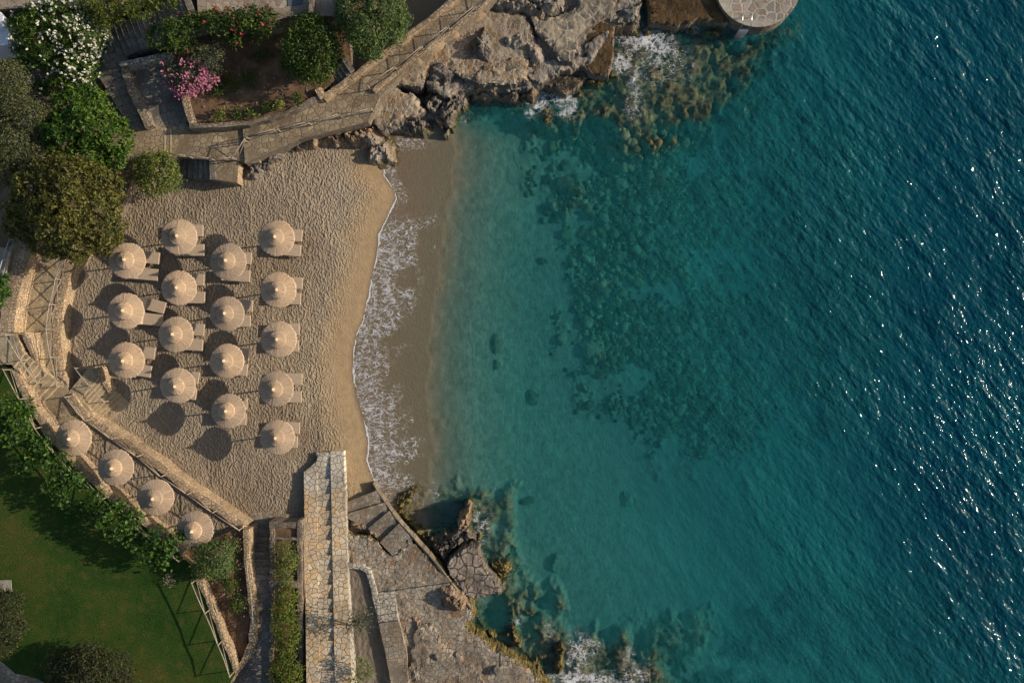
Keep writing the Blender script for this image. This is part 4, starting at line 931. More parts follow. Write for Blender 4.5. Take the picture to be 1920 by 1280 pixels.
R_('rock_outcrop', 'broken rock edge between pale platform and pebble slab', [(990, 112), (1008, 108), (1020, 120), (1012, 150), (1000, 178), (990, 170)], 1.7, .9, M['rock_warm'], base=.3, blk=.45, seed=53)
R_('rock_outcrop', 'ochre broken rim under the brown wet square slab', [(1090, 132), (1120, 142), (1150, 140), (1156, 156), (1120, 160), (1088, 150)], .9, 1.4, M['rock_alg'], base=-.8, blk=.5, seed=54)
R_('rock_outcrop', 'dark crumbling rim under the wide brown slab', [(1262, 46), (1300, 44), (1345, 48), (1380, 62), (1350, 68), (1290, 62)], .5, 1.1, M['rock_alg'], base=-.8, blk=.5, seed=55)
R_('rock_outcrop', 'low brown rock at the foot of the round platform', [(1420, 58), (1470, 48), (1500, 30), (1510, 50), (1470, 72), (1430, 76)], -.05, .7, M['rock_alg'], base=-1.2, blk=.6, seed=56)
R_('rock_outcrop', 'algae brown half drowned rock off the pebble slab', [(1040, 200), (1066, 196), (1080, 216), (1066, 236), (1046, 228)], .06, .8, M['rock_alg'], base=-1.2, blk=.5, seed=57)
R_('rock_outcrop', 'half drowned brown reef rock below the large surf', [(1165, 170), (1200, 160), (1215, 190), (1190, 210), (1168, 198)], .02, .8, M['rock_alg'], base=-1.2, blk=.6, seed=58)
R_('rock_outcrop', 'weathered brown rock spine on the lower terrace', [(765, 1150), (790, 1160), (800, 1195), (788, 1205), (772, 1180)], 1.8, .4, M['rock_warm'], base=1.2, blk=.4, seed=59, sp=.08)
boulder('boulder', 'small ochre boulder lying in the shallow cove corner', 825, 226, .3, .32, .5, .4, .2, M['rock_warm'], 2)
boulder('boulder', 'small pale boulder in the swash below the cove rocks', 838, 252, .15, .24, .4, .35, -.3, M['rock_grey'], 3)
boulder('boulder', 'small grey boulder ringed by foam on wet sand', 719, 276, .1, .26, .26, .25, .4, M['rock_grey'], 4)
# south
R_('rock_outcrop', 'warm brown rocks between pier and shore steps', [(652, 978), (680, 972), (706, 985), (716, 1000), (706, 1015), (680, 1004), (652, 996)], 1.35, .7, M['rock_warm'], base=.4, blk=.45, seed=31)
R_('rock_outcrop', 'algae covered rocks at the end of the swash', [(730, 940), (752, 915), (785, 905), (792, 922), (770, 950), (745, 965)], .35, .7, M['rock_alg'], base=-.5, blk=.5, ang=.8, seed=32)
R_('rock_outcrop', 'brown rocks along the edge of the shore steps', [(735, 950), (762, 960), (790, 985), (800, 1010), (815, 1040), (800, 1038), (770, 1000), (742, 968)], .75, 1.2, M['rock_alg'], base=-.8, blk=.5, seed=33)
R_('rock_outcrop', 'jagged black rocks left of the paved promontory', [(796, 1008), (830, 1000), (860, 985), (880, 990), (896, 1005), (900, 1024), (870, 1024), (846, 1044), (830, 1062), (808, 1040)], 1.25, 1.7, M['rock'], blk=.6, ang=.6, seed=34)
R_('rock_outcrop', 'tall pointed dark rock standing out of the sea', [(850, 1000), (858, 965), (874, 944), (888, 950), (884, 980), (876, 1006)], 2.3, 2.8, M['rock_warm'], base=-.8, blk=.7, ang=1.1, seed=35)
R_('rock_outcrop', 'narrow rock spur beside the tall pointed rock', [(890, 995), (905, 985), (906, 1010), (904, 1028), (894, 1028)], .9, 1.3, M['rock_alg'], base=-.8, blk=.5, seed=36)
R_('rock_outcrop', 'algae covered rocks around the paved promontory', [(905, 1045), (925, 1050), (962, 1040), (968, 1075), (952, 1092), (945, 1120), (938, 1098), (922, 1078)], .45, 1.1, M['rock_alg'], base=-1, blk=.6, seed=37)
R_('rock_outcrop', 'pale pink rocks at the tip of the promontory', [(934, 1096), (948, 1094), (950, 1112), (936, 1128), (922, 1124)], 1.0, 1.2, M['rock_warm'], base=-1, blk=.35, seed=38)
o = R_('rock_outcrop', 'rounded reddish boulder mound on the coast terrace', [(828, 1108), (846, 1100), (868, 1118), (876, 1138), (866, 1150), (846, 1150), (830, 1136)], 2.2, .8, M['rock_warm'], base=1.3, blk=.35, amp=.3, seed=39, sp=.08)
R_('rock_outcrop', 'ochre rim rocks below the terrace edge', [(876, 1128), (892, 1128), (894, 1155), (912, 1180), (930, 1192), (960, 1190), (976, 1204), (960, 1204), (925, 1206), (900, 1190), (880, 1160)], 1.0, 1.8, M['rock_alg'], base=-1.5, blk=.45, seed=40)
R_('rock_outcrop', 'ochre rocks right of the dark tidal pool', [(950, 1180), (958, 1140), (968, 1150), (972, 1186), (985, 1215), (1010, 1240), (1050, 1290), (1030, 1300), (990, 1250), (960, 1210)], .6, 1.3, M['rock_alg'], base=-1.5, blk=.45, seed=41)
R_('rock_outcrop', 'large ochre rock beside the bottom surf', [(1040, 1222), (1052, 1206), (1066, 1215), (1060, 1260), (1048, 1290), (1036, 1270)], .8, 1.3, M['rock_alg'], base=-1, blk=.5, seed=42)
R_('rock_outcrop', 'ochre rock rising at the right side of the surf', [(1205, 1232), (1225, 1228), (1232, 1262), (1222, 1300), (1204, 1300)], .15, .8, M['rock_alg'], base=-1.5, blk=.5, seed=43)
R_('rock_outcrop', 'pale seaweed covered rocks near the bottom centre', [(770, 1218), (784, 1205), (800, 1212), (806, 1245), (792, 1262), (800, 1300), (765, 1300), (766, 1240)], 1.75, .5, M['rock_grey'], base=1.3, blk=.35, seed=44, sp=.08)
R_('rock_outcrop', 'small warm rock beside the paved ramp', [(752, 1162), (766, 1165), (770, 1200), (758, 1205), (754, 1185)], 1.85, .45, M['rock_warm'], base=1.3, blk=.35, seed=45, sp=.08)
boulder('boulder', 'small dark boulder on the coast terrace', 817, 1231, 1.65, .2, .26, .18, .2, M['rock'], 5, det=2)
boulder('boulder', 'dark split boulder near the terrace bottom edge', 932, 1256, 1.6, .35, .25, .25, 1.0, M['rock'], 6, det=2)

def m_bould():
    t = NT('seabed_boulders'); g = t.n('NewGeometry'); p = g.outputs['Position']
    c = t.ramp(g.outputs['Random Per Island'], [(0, (.035, .034, .018)), (.25, (.09, .085, .04)), (.5, (.15, .145, .07)), (.75, (.22, .20, .11)), (.9, (.22, .14, .05))], True)
    n = t.noise(p, 4, 5, .6)
    c = t.mix(1.0, c, t.ramp(n, [(.3, (.7,) * 3), (.7, (1.25,) * 3)]), 'MULTIPLY')
    return t.pbr(c, .9, t.bump(n, .08), .1)
M['bould'] = m_bould()
M['bould_brown'] = m_plain('brown_seabed_boulder', (.13, .095, .045), .9, .6, 2.5, .12)
# single boulders one can tell apart under the clear water
for k, (px, py, rx, ry, lab) in enumerate([
    (1000, 743, .50, .62, 'brown boulder under water nearest below the cove centre'),
    (1111, 650, .95, .95, 'largest pale flat boulder under the clear water'),
    (929, 643, .42, .75, 'oval dark boulder on the pale seabed near the beach'),
    (932, 685, .50, .45, 'greenish boulder just below the oval dark one'),
    (1175, 936, .42, .95, 'long dark boulder alone on the lower seabed'),
    (1092, 435, .42, .62, 'dark upright boulder at the left rim of the stone field'),
    (1018, 490, .48, .34, 'small brown boulder alone left of the stone field'),
    (1045, 1055, .75, .80, 'wide dim boulder between promontory and open water'),
    (990, 938, .65, .40, 'flat ochre boulder off the jagged black rocks'),
    (1128, 700, .62, .5, 'dark boulder at the foot of the stone field'),
    (1062, 345, .80, .62, 'broad boulder at the upper left of the stone field'),
    (1058, 310, .55, .45, 'boulder closest to the submerged reef'),
    (1165, 345, .55, .48, 'boulder high in the stone field'),
    (1195, 390, .60, .55, 'round boulder right of the dark upright one'),
    (1090, 600, .6, .45, 'brown boulder above the largest pale flat boulder')]):
    V = W(px, py, -1)
    q = bed_at(px, py)
    boulder('submerged_boulder', lab, px, py, q + min(rx, ry) * .08, rx * .85, ry * .85, min(rx, ry) * .36, random.uniform(-.4, .4), M['bould_brown'] if k in (0, 2, 5, 6, 8, 9, 10, 11, 14) else M['bould'], 20 + k, group='single boulders on the seabed', cat='boulder')

# the boulder field: nobody could count it
Vs = []; Fs = []; off = 0; N = 0
_bx = rng.uniform(985, 1700, 15000); _by = rng.uniform(240, 860, 15000)
for px, py in zip(_bx, _by):
    if random.random() > bed_at(px, py, COBG) * 1.1 or N > 4600: continue
    r = min(.13 * math.exp(abs(random.gauss(0, .5))), .42)
    V0, Fq = (ICO1, ICOF1) if r < .25 else (ICO2, ICOF2)
    V = lumpV(V0, (r * random.uniform(.8, 1.3), r, r * .7), random.uniform(0, 3), N % 300, .35)
    Vs.append(V + np.array([(px - 960) / PPM, (640 - py) / PPM, bed_at(px, py) + r * .1])); Fs.append(Fq + off); off += len(V); N += 1
bf = mk('boulder_field', np.concatenate(Vs), np.concatenate(Fs), M['bould'], smooth=True)
tag(bf, 'field of loose rounded boulders covering the seabed', 'boulders', None, 'stuff')

# ================================================================ parasols
def canopy_vf(r0, z0, r1, z1, seg=96, rings=6, jag=.03, ridge=.012, sag=.05, thick=.05, under=True):
    V = []; F = []
    jr = [random.uniform(-jag, jag) for _ in range(seg)]; rr = [random.uniform(-ridge, ridge) for _ in range(seg)]
    for i in range(rings):
        t = i / (rings - 1)
        for k in range(seg):
            a = 2 * math.pi * (k + random.uniform(-.12, .12)) / seg
            r = r0 + (r1 - r0) * t + (jr[k] if i == 0 else 0)
            z = z0 + (z1 - z0) * t - sag * math.sin(math.pi * t) + rr[k] * (1 - t * .6) + (random.uniform(-.007, .007)) + (.012 if i % 2 else -.004)
            V.append((r * math.cos(a), r * math.sin(a), z))
    for i in range(rings - 1):
        for k in range(seg):
            a = i * seg + k; b = i * seg + (k + 1) % seg; F.append((a, b, b + seg, a + seg))
    b0 = len(V)
    for k in range(seg):
        a = 2 * math.pi * k / seg; V.append((r0 * .97 * math.cos(a), r0 * .97 * math.sin(a), z0 - thick))
    for k in range(seg): F.append((b0 + k, b0 + (k + 1) % seg, (k + 1) % seg, k))
    c = len(V); V.append((0, 0, z1 - thick * 1.5))
    for k in range(seg): F.append((b0 + (k + 1) % seg, b0 + k, c))
    return V, F
def make_parasol():
    root = thing('straw_parasol', '', 'parasol')
    V, F = canopy_vf(1.25, 2.08, .25, 2.43, 150, rings=14, sag=.015, ridge=.007, jag=.045); mk('canopy', V, F, M['thatch'], root, smooth=True)
    V, F = canopy_vf(.62, 2.45, .07, 2.74, 84, 6, .03, .012, .02, .12); mk('thatch_cap', V, F, M['thatch_cap'], root, smooth=True)
    V, F = canopy_vf(.14, 2.70, .04, 2.92, 20, 4, .006, .004, .0, .02); mk('finial', V, F, M['finial'], root, smooth=True)
    tube('pole', [(0, 0, -.3), (0, 0, 1.2), (0, 0, 2.6)], [.055, .05, .045], M['wood_brown'], root, 8)
    for k in range(8):
        a = k * math.pi / 4 + .2
        tube('rib', [(.04 * math.cos(a), .04 * math.sin(a), 2.36), (1.24 * math.cos(a), 1.24 * math.sin(a), 2.05)], .018, M['wood_brown'], root, 5)
    return root
def copy_tree(o, parent=None):
    c = o.copy(); col.objects.link(c); c.parent = parent
    for ch in [x for x in S.objects if x.parent == o]: copy_tree(ch, c)
    return c
kids = {}
def copy_thing(o):
    r = o.copy(); col.objects.link(r)
    if o.name not in kids:
        kids[o.name] = [(x, [y for y in S.objects if y.parent == x]) for x in S.objects if x.parent == o]
    for ch, gs in kids[o.name]:
        c = ch.copy(); col.objects.link(c); c.parent = r
        for g in gs: d = g.copy(); col.objects.link(d); d.parent = c
    return r
proto_p = [make_parasol(), make_parasol(), make_parasol()]
PAR = {'A1': (235, 490), 'A2': (233, 583), 'A3': (236, 673), 'B1': (330, 443), 'B2': (331, 537), 'B3': (330, 628), 'B4': (332, 720),
       'C1': (427, 492), 'C2': (425, 587), 'C3': (427, 679), 'C4': (427, 773), 'D1': (518, 447), 'D2': (518, 540), 'D3': (518, 636), 'D4': (518, 729), 'D5': (518, 821),
       'E1': (136, 820), 'E2': (216, 880), 'E3': (288, 934), 'E4': (367, 991)}
colname = {'A': 'the column nearest the promenade wall', 'B': 'the second column from the wall', 'C': 'the third column from the wall', 'D': 'the column nearest the sea', 'E': 'the row on the walled terrace'}
ordn = {'A': ['top', 'middle', 'bottom'], 'B': ['top', 'second', 'third', 'bottom'], 'C': ['top', 'second', 'third', 'bottom'], 'D': ['top', 'second', 'middle', 'fourth', 'bottom'], 'E': ['upper left', 'second', 'third', 'lower right']}
def ground_z(px, py):
    return bed_at(px, py)
def sand_at(p):
    return ground_z(960 + p.x * PPM, 640 - p.y * PPM)
used = set(); spots = {}
for i, (k, (px, py)) in enumerate(PAR.items()):
    g = ZP - .03 if k[0] == 'E' else .95
    p = W(px, py, g + 2.3)
    if k[0] != 'E': g = sand_at(p)
    pi = i % 3
    o = proto_p[pi] if pi not in used else copy_thing(proto_p[pi]); used.add(pi)
    s = 1.0 if k[0] != 'E' else 1.03
    o.location = (p.x, p.y, g); o.rotation_euler = (random.uniform(-.06, .06), random.uniform(-.06, .06), random.uniform(0, 6.28)); s *= random.uniform(.97, 1.03); o.scale = (s, s, random.uniform(.96, 1.04))
    o['label'] = 'straw thatched parasol, %s one of %s' % (ordn[k[0]][int(k[1]) - 1], colname[k[0]]); o['group'] = 'straw parasols'
    spots[k] = p

# ================================================================ sunbeds
def make_bed(raise_deg):
    root = thing('sunbed', '', 'sunbed')
    w = .42; L = 1.95; hz = .36; fold = -1.40
    fr = []
    F = []
    for bx in [(fold - .05, 0, -w, -w + .05, hz - .06, hz), (fold - .05, 0, w - .05, w, hz - .06, hz), (-.05, 0, -w, w, hz - .06, hz - .004), (fold - .05, fold, -w, w, hz - .06, hz - .004)]:
        v, f = box_vf(*bx, off=len(fr)); fr += v; F += f
    mk('bed_frame', fr, F, M['frame'], root)
    for x in (-.15, fold + .05):
        for y in (-w + .04, w - .04):
            tube('leg', [(x, y, hz - .03), (x, y, -.08)], .025, M['frame'], root, 6)
    v, f = box_vf(fold + .005, -.01, -w, w, hz + .002, hz + .09)
    bevel(mk('seat_cushion', v, f, M['cushion'], root), .022)
    back = .62; a = math.radians(raise_deg); ca, sa = math.cos(a), math.sin(a)
    v, f = box_vf(-back, -.005, -w, w, .002, .09)
    v = [(fold + x * ca + z * (sa), y, hz + (-x) * sa + z * ca) for x, y, z in v]
    bevel(mk('backrest_cushion', v, f, M['cushion'], root), .022)
    v, f = box_vf(-back, -.005, -w + .02, w - .02, -.04, 0)
    v = [(fold + x * ca + z * sa, y, hz + (-x) * sa + z * ca) for x, y, z in v]
    mk('backrest_frame', v, f, M['frame'], root)
    return root
flat = make_bed(12); up = make_bed(48); first = {'f': True, 'u': True}
BEDS = {'A1': ((300, 485, 6), (298, 516, 5)), 'B1': ((382, 433, 1), (384, 469, 0)), 'C1': ((472, 485, 4), (469, 518, 4)), 'D1': ((566, 442, 5), (563, 470, 5)),
        'B2': ((384, 525, 2), (385, 558, 1)), 'D2': ((566, 531, 3), (563, 560, 3)), 'A2': ((311, 578, 14), (306, 601, 6)), 'C2': ((474, 574, 2), (470, 602, 2)),
        'B3': ((384, 619, 5), (381, 647, 4)), 'D3': ((560, 617, 0), (559, 648, 0)), 'A3': ((292, 663, 8), (285, 697, 9)), 'C3': ((467, 665, 4), (464, 694, 4)),
        'D4': ((565, 711, 0), (564, 744, 0)), 'B4': ((374, 709, 10), (369, 739, 8)), 'C4': ((464, 757, 3), (462, 786, 3)), 'D5': ((561, 803, 2), (557, 829, 3))}
for k, pr in BEDS.items():
    for j, (px, py, a) in enumerate(pr):
        kind = 'u' if k == 'A2' else 'f'; src = up if kind == 'u' else flat
        o = src if first[kind] else copy_thing(src); first[kind] = False
        p = W(px, py, 1.35); g = sand_at(Vector((p.x - .8, p.y, 0)))
        o.location = (p.x, p.y, g + .02); o.rotation_euler = (0, 0, -math.radians(a))
        wh = 'upper' if j == 0 else 'lower'
        nm = ordn[k[0]][int(k[1]) - 1] + ' of ' + {'A': 'the wall side column', 'B': 'the second column', 'C': 'the third column', 'D': 'the seaside column'}[k[0]]
        st = 'raised beige sunbed' if k == 'A2' else 'beige sunbed'
        o['label'] = '%s, %s of the pair under parasol %s' % (st, wh, nm); o['group'] = 'sunbeds paired under the parasols'
# folded towel left on a sunbed
p = W(553.5, 617, 1.4); g = sand_at(p)
tw = thing('folded_towel', 'small white and red folded towel on a sunbed', 'towel', (p.x, p.y, g + .40))
v, f = box_vf(-.20, .20, -.20, .19, .0, .05); bevel(mk('cloth', v, f, M['white']), .02).parent = tw
v, f = box_vf(-.19, -.03, -.18, .06, .052, .075); bevel(mk('red_cloth', v, f, m_plain('red_cloth_mat', (.55, .08, .07), .8), None), .01).parent = tw
v, f = box_vf(0.0, .12, -.02, .14, .052, .07); bevel(mk('dark_pouch', v, f, m_plain('dark_pouch_mat', (.08, .09, .08), .7), None), .01).parent = tw

# beige awning bed at the far left
lb = thing('daybed', 'beige daybed at the left edge behind the blue grey railing', 'daybed', W(5, 482, 3.3))
V, F, mi = slab_vf([(-50, 455), (2, 463), (18, 470), (10, 512), (-50, 512)], 3.75, .18); bevel(mk('cushion', V, F, [M['cushion2']] * 2, lb, mi), .04)
V, F, mi = slab_vf([(-48, 460), (0, 466), (14, 473), (8, 508), (-48, 508)], 3.55, .4); mk('base', V, F, [M['wood_brown']] * 2, lb, mi)
# ================================================================ trees and plants
def leaf_quads(C, N, size, asp=.5, droop=.0):
    n = len(C)
    N = N / np.linalg.norm(N, axis=1)[:, None]
    R = rng.normal(size=(n, 3)); U = np.cross(N, R); U /= np.linalg.norm(U, axis=1)[:, None] + 1e-9
    Vv = np.cross(N, U); s = (size * rng.uniform(.6, 1.35, n))[:, None]
    P = np.stack([C - U * s, C - Vv * s * asp, C + U * s, C + Vv * s * asp], 1)
    P[:, 2] -= N * s * .25; P[:, 0] -= N * s * .15
    return P.reshape(-1, 3), np.arange(n * 4).reshape(-1, 4)
def crown_pts(lobes, dens, clump=.42, sig=.16, per=14, up=.35, depth=.28, hollow=.8):
    """leaf positions: clumps scattered over the shell of each lobe"""
    CC = []; NN = []
    Ls = []
    for l in lobes:
        c = W(l[0], l[1], l[3]); r = l[2] / PPM * (H - l[3]) / H; Ls.append((np.array(c), r, l[4] if len(l) > 4 else r * .8))
    for i, (c, r, rz) in enumerate(Ls):
        area = 2 * math.pi * r * max(r, rz) * 1.25
        nc = max(6, int(area * dens / per))
        d = rng.normal(size=(nc, 3)); d /= np.linalg.norm(d, axis=1)[:, None]; d[:, 2] = np.abs(d[:, 2]) * 1.15 - .28
        d /= np.linalg.norm(d, axis=1)[:, None]
        rad = 1 - depth * rng.random(nc) ** 1.4 + .13 * (vn(d[:, 0] * 2.2 + i * 7, d[:, 1] * 2.2 + d[:, 2], 5) - .5) * 2
        cc = c + d * np.array([r, r, rz]) * rad[:, None]
        for j, (c2, r2, rz2) in enumerate(Ls):
            if j != i:
                q = (cc - c2) / np.array([r2, r2, rz2]); m = (np.linalg.norm(q, axis=1) > hollow * .85) | (cc[:, 2] > c2[2] + rz2 * .7)
                cc = cc[m]; d = d[m]
        k = np.repeat(np.arange(len(cc)), per)
        P = cc[k] + rng.normal(size=(len(k), 3)) * sig * np.array([1, 1, .7])
        N = d[k] * .7 + rng.normal(size=(len(k), 3)) * .55 + np.array([0, 0, up])
        CC.append(P); NN.append(N)
    return np.concatenate(CC), np.concatenate(NN), Ls
def plant(name, label, cat, lobes, mat, zg, dens=90, size=.10, asp=.5, per=14, sig=.16, flowers=None, trunk=True, group=None, depth=.36, limbs=True, bare=False, tr=.13):
    mx = np.mean([l[0] for l in lobes]); my = np.mean([l[1] for l in lobes])
    base = W(mx, my, zg); root = thing(name, label, cat, base, group)
    C, N, Ls = crown_pts(lobes, dens, sig=sig, per=per, depth=depth)
    m = C[:, 2] > zg + .03; C = C[m]; N = N[m]
    V, F = leaf_quads(C, N, size, asp); mk('crown', V, F, mat, root)
    if flowers:
        fm, fn, fs, sel = flowers
        idx = rng.choice(len(C), min(len(C), fn * 4), replace=False)
        P0 = C[idx]; up_ = N[idx]
        # blossoms sit on the outside: keep the highest of the candidates
        Lc = np.array([l[0] for l in Ls]); out = np.min(np.linalg.norm(P0[:, None] - Lc[None], axis=2) / np.array([l[1] for l in Ls])[None], axis=1)
        w = out + P0[:, 2] * .12 + rng.random(len(P0)) * .25
        if sel: w = w + sel(P0)
        P0 = P0[np.argsort(-w)[:fn]] + np.array([0, 0, .08])
        k = np.repeat(np.arange(len(P0)), 4); P1 = P0[k] + rng.normal(size=(len(k), 3)) * fs * .55
        V, F = leaf_quads(P1, rng.normal(size=(len(k), 3)) * .6 + np.array([.4, 0, 1.]), fs, .85); mk('blossom', V, F, fm, root)
    if trunk:
        top = np.mean([l[0] for l in Ls], axis=0)
        t0 = Vector(base) - Vector((0, 0, .2)); t1 = Vector((base.x + .1, base.y + .05, (base.z * .45 + top[2] * .55)))
        Vt, Ft = tube_vf([t0, t0.lerp(t1, .5) + Vector((.06, -.04, 0)), t1], [tr * 1.3, tr, tr * .8], 8)
        for c, r, rz in Ls:
            e = Vector(c) + Vector((0, 0, -rz * .1)); mid = t1.lerp(e, .5) + Vector((random.uniform(-.1, .1), random.uniform(-.1, .1), -.05))
            v, f = tube_vf([t1, mid, e], [tr * .7, tr * .45, tr * .22], 6, off=len(Vt)); Vt += v; Ft += f
            for q in range(4 if limbs else 1):
                d = Vector((random.gauss(0, 1), random.gauss(0, 1), random.uniform(.2, 1))).normalized()
                e2 = e + Vector((d.x * r, d.y * r, d.z * rz)) * .75
                v, f = tube_vf([mid.lerp(e, random.random()), e2], [tr * .3, tr * .1], 5, off=len(Vt)); Vt += v; Ft += f
        mk('trunk', Vt, Ft, M['bark'], root, smooth=True)
    return root

plant('oleander', 'large white flowering oleander at the top left corner', 'shrub', [(70, 55, 46, 4.2), (120, 40, 48, 4.4), (150, 75, 42, 4.3), (95, 95, 42, 4.0), (145, 125, 36, 3.9), (182, 70, 24, 3.9), (60, 100, 30, 3.6), (120, 160, 30, 3.6), (185, 128, 15, 3.4), (80, 165, 16, 3.2), (150, 155, 24, 3.5), (100, 172, 16, 3.3), (195, 78, 16, 3.7)], L['oleander'], 2.1, 95, .15, .22, flowers=(L['white_flower'], 620, .065, lambda P: P[:, 0] * .06))
plant('olive_tree', 'olive grey tree at the left edge behind the bright green tree', 'tree', [(15, 150, 36, 4.6), (25, 205, 40, 4.8), (60, 225, 40, 4.9), (30, 270, 46, 4.9), (75, 290, 32, 4.6), (5, 320, 30, 4.4)], L['olive'], 2.1, 210, .085, .42, sig=.16)
plant('broadleaf_tree', 'bright green bushy tree below the white oleander', 'tree', [(140, 200, 38, 4.4), (175, 190, 28, 4.3), (175, 235, 46, 5.0), (125, 250, 44, 4.8), (210, 262, 40, 4.5), (165, 290, 38, 4.4), (215, 290, 22, 4.0)], L['bright'], 2.1, 130, .125, .5, sig=.15)
plant('carob_tree', 'huge round dark olive carob tree beside the parasols', 'tree', [(80, 350, 50, 5.4), (130, 350, 56, 5.9), (185, 355, 48, 5.3), (60, 400, 48, 5.2), (120, 405, 62, 6.2), (180, 405, 52, 5.6), (90, 440, 44, 4.8), (140, 450, 42, 5.0), (190, 440, 36, 4.6), (40, 420, 30, 4.4), (110, 320, 34, 5.0)], L['carob'], 1.8, 140, .115, .5, sig=.13, tr=.3)
plant('round_bush', 'yellow green round bush at the top of the sand', 'bush', [(280, 312, 28, 2.9), (305, 318, 32, 3.1), (290, 340, 28, 2.8), (318, 340, 22, 2.6), (268, 330, 18, 2.4)], L['bush'], 1.9, 170, .085, .5)
plant('hedge_bush', 'dark yellowish hedge beside the long staircase at the top', 'hedge', [(170, 10, 22, 5.0), (200, 20, 26, 5.1), (232, 12, 26, 5.1), (262, 18, 22, 5.0), (190, 40, 18, 4.8), (290, 6, 18, 5.0), (320, -4, 16, 5.1)], L['hedge'], 4.2, 110, .10, .4, trunk=False)
plant('bougainvillea', 'long flowering hedge with red blossoms below the upper terrace', 'shrub', [(300, 70, 24, 5.1), (330, 62, 28, 5.3), (360, 50, 22, 5.3), (395, 42, 24, 5.4), (430, 45, 24, 5.5), (465, 36, 24, 5.5), (500, 42, 24, 5.3), (440, 70, 18, 4.8), (480, 66, 18, 4.7), (345, 85, 18, 4.6)], L['dark'], 2.9, 110, .11, .45, flowers=(L['red_flower'], 30, .08, lambda P: P[:, 0] * .05))
plant('grey_bush', 'silvery grey green bush above the pink oleander', 'bush', [(378, 108, 24, 4.3), (400, 100, 20, 4.4), (395, 122, 20, 4.0)], L['greygreen'], 2.8, 170, .08, .35)
plant('pink_oleander', 'pink flowering oleander beside the sunken patio', 'shrub', [(335, 130, 24, 4.0), (365, 145, 26, 4.1), (350, 160, 24, 3.9), (385, 152, 18, 3.8), (325, 150, 16, 3.7)], L['greygreen'], 2.4, 110, .09, .3, flowers=(L['pink_flower'], 420, .055, lambda P: P[:, 0] * .12 - P[:, 1] * .12))
plant('pittosporum_tree', 'dark green round tree right of the garden bed', 'tree', [(575, 65, 36, 4.9), (600, 85, 38, 5.1), (565, 100, 36, 4.8), (590, 125, 36, 4.6), (615, 105, 26, 4.5), (550, 125, 22, 4.2), (600, 50, 22, 4.6)], L['dark'], 2.85, 150, .10, .5, sig=.18)
plant('tamarisk_tree', 'feathery blue green tree at the top beside the coast path', 'tree', [(670, 20, 40, 5.3), (715, 15, 42, 5.6), (690, 60, 42, 5.5), (730, 55, 34, 5.2), (695, 92, 24, 4.8), (660, 50, 28, 5.0), (745, 30, 22, 5.0), (700, -20, 40, 5.3)], L['tamarisk'], 2.9, 260, .095, .38, sig=.14)
for i, (px, py, r, lb_) in enumerate([(412, 215, 9, 'small yellow shrub first along the soil bed edge'), (446, 213, 8, 'small olive shrub second along the soil bed edge'), (475, 212, 8, 'small green shrub third along the soil bed edge'), (502, 203, 10, 'small pale shrub fourth along the soil bed edge'), (522, 196, 7, 'small dark shrub fifth along the soil bed edge'), (560, 186, 8, 'small green shrub sixth along the bed edge'), (433, 155, 15, 'spiky green plant in the middle of the soil bed'), (470, 150, 14, 'spiky green plant right of the middle of the bed'), (405, 170, 10, 'spiky plant beside the pink oleander'), (490, 105, 12, 'dark spiky plant in the shade of the red hedge')]):
    plant('bed_shrub', lb_, 'shrub', [(px, py, r, 3.1, .35)], L['dark'] if i > 5 or i % 2 else L['bush'], 2.85, 170, .09, .3 if i > 5 else .5, trunk=False, group='small shrubs of the soil bed')
# young trees with big leaves at the lawn edge
vt = [('first leafy tree at the lawn edge, biggest at far left', [(12, 765, 26, 4.8), (38, 790, 24, 4.9), (20, 815, 24, 4.7), (55, 765, 14, 4.5), (50, 825, 18, 4.5), (0, 800, 24, 4.8)]),
      ('second leafy tree at the lawn edge, beside the first parasol', [(75, 835, 18, 4.7), (85, 862, 18, 4.8), (58, 860, 16, 4.6), (45, 875, 14, 4.4)]),
      ('third leafy tree at the lawn edge, between first and second parasol', [(115, 865, 18, 4.7), (135, 895, 20, 4.8), (100, 898, 18, 4.7), (118, 930, 16, 4.5), (150, 905, 12, 4.4)]),
      ('fourth leafy tree at the lawn edge, beside the third parasol', [(180, 935, 20, 4.7), (205, 960, 20, 4.8), (188, 975, 18, 4.6), (230, 950, 14, 4.5), (170, 960, 12, 4.4)]),
      ('fifth leafy tree at the lawn edge, lower of the middle pair', [(235, 985, 20, 4.7), (255, 965, 14, 4.6), (215, 1000, 16, 4.6), (250, 1015, 16, 4.5)]),
      ('sixth leafy tree at the lawn edge, beside the last parasol', [(290, 1005, 20, 4.6), (315, 1030, 20, 4.6), (280, 1040, 18, 4.5), (305, 1052, 14, 4.4), (330, 1010, 14, 4.4)])]
for lb_, lo in vt: plant('leafy_tree', 'young ' + lb_, 'tree', lo, L['vine'], 3.2, 52, .12, .7, per=9, sig=.17, depth=.55, group='leafy trees along the lawn edge', tr=.09)
plant('leafy_tree', 'leafy green tree tip at the left edge by the wide wall', 'tree', [(2, 530, 14, 4.4), (0, 555, 16, 4.5)], L['vine'], 3.2, 60, .15, .75, per=9, trunk=True, tr=.06)
plant('round_bush', 'round yellow green bush beside the last terrace parasol', 'bush', [(385, 1035, 24, 4.0), (410, 1040, 28, 4.2), (392, 1060, 26, 4.0), (415, 1062, 18, 3.7), (375, 1065, 16, 3.6)], L['tamarisk'], 2.6, 230, .07, .5)
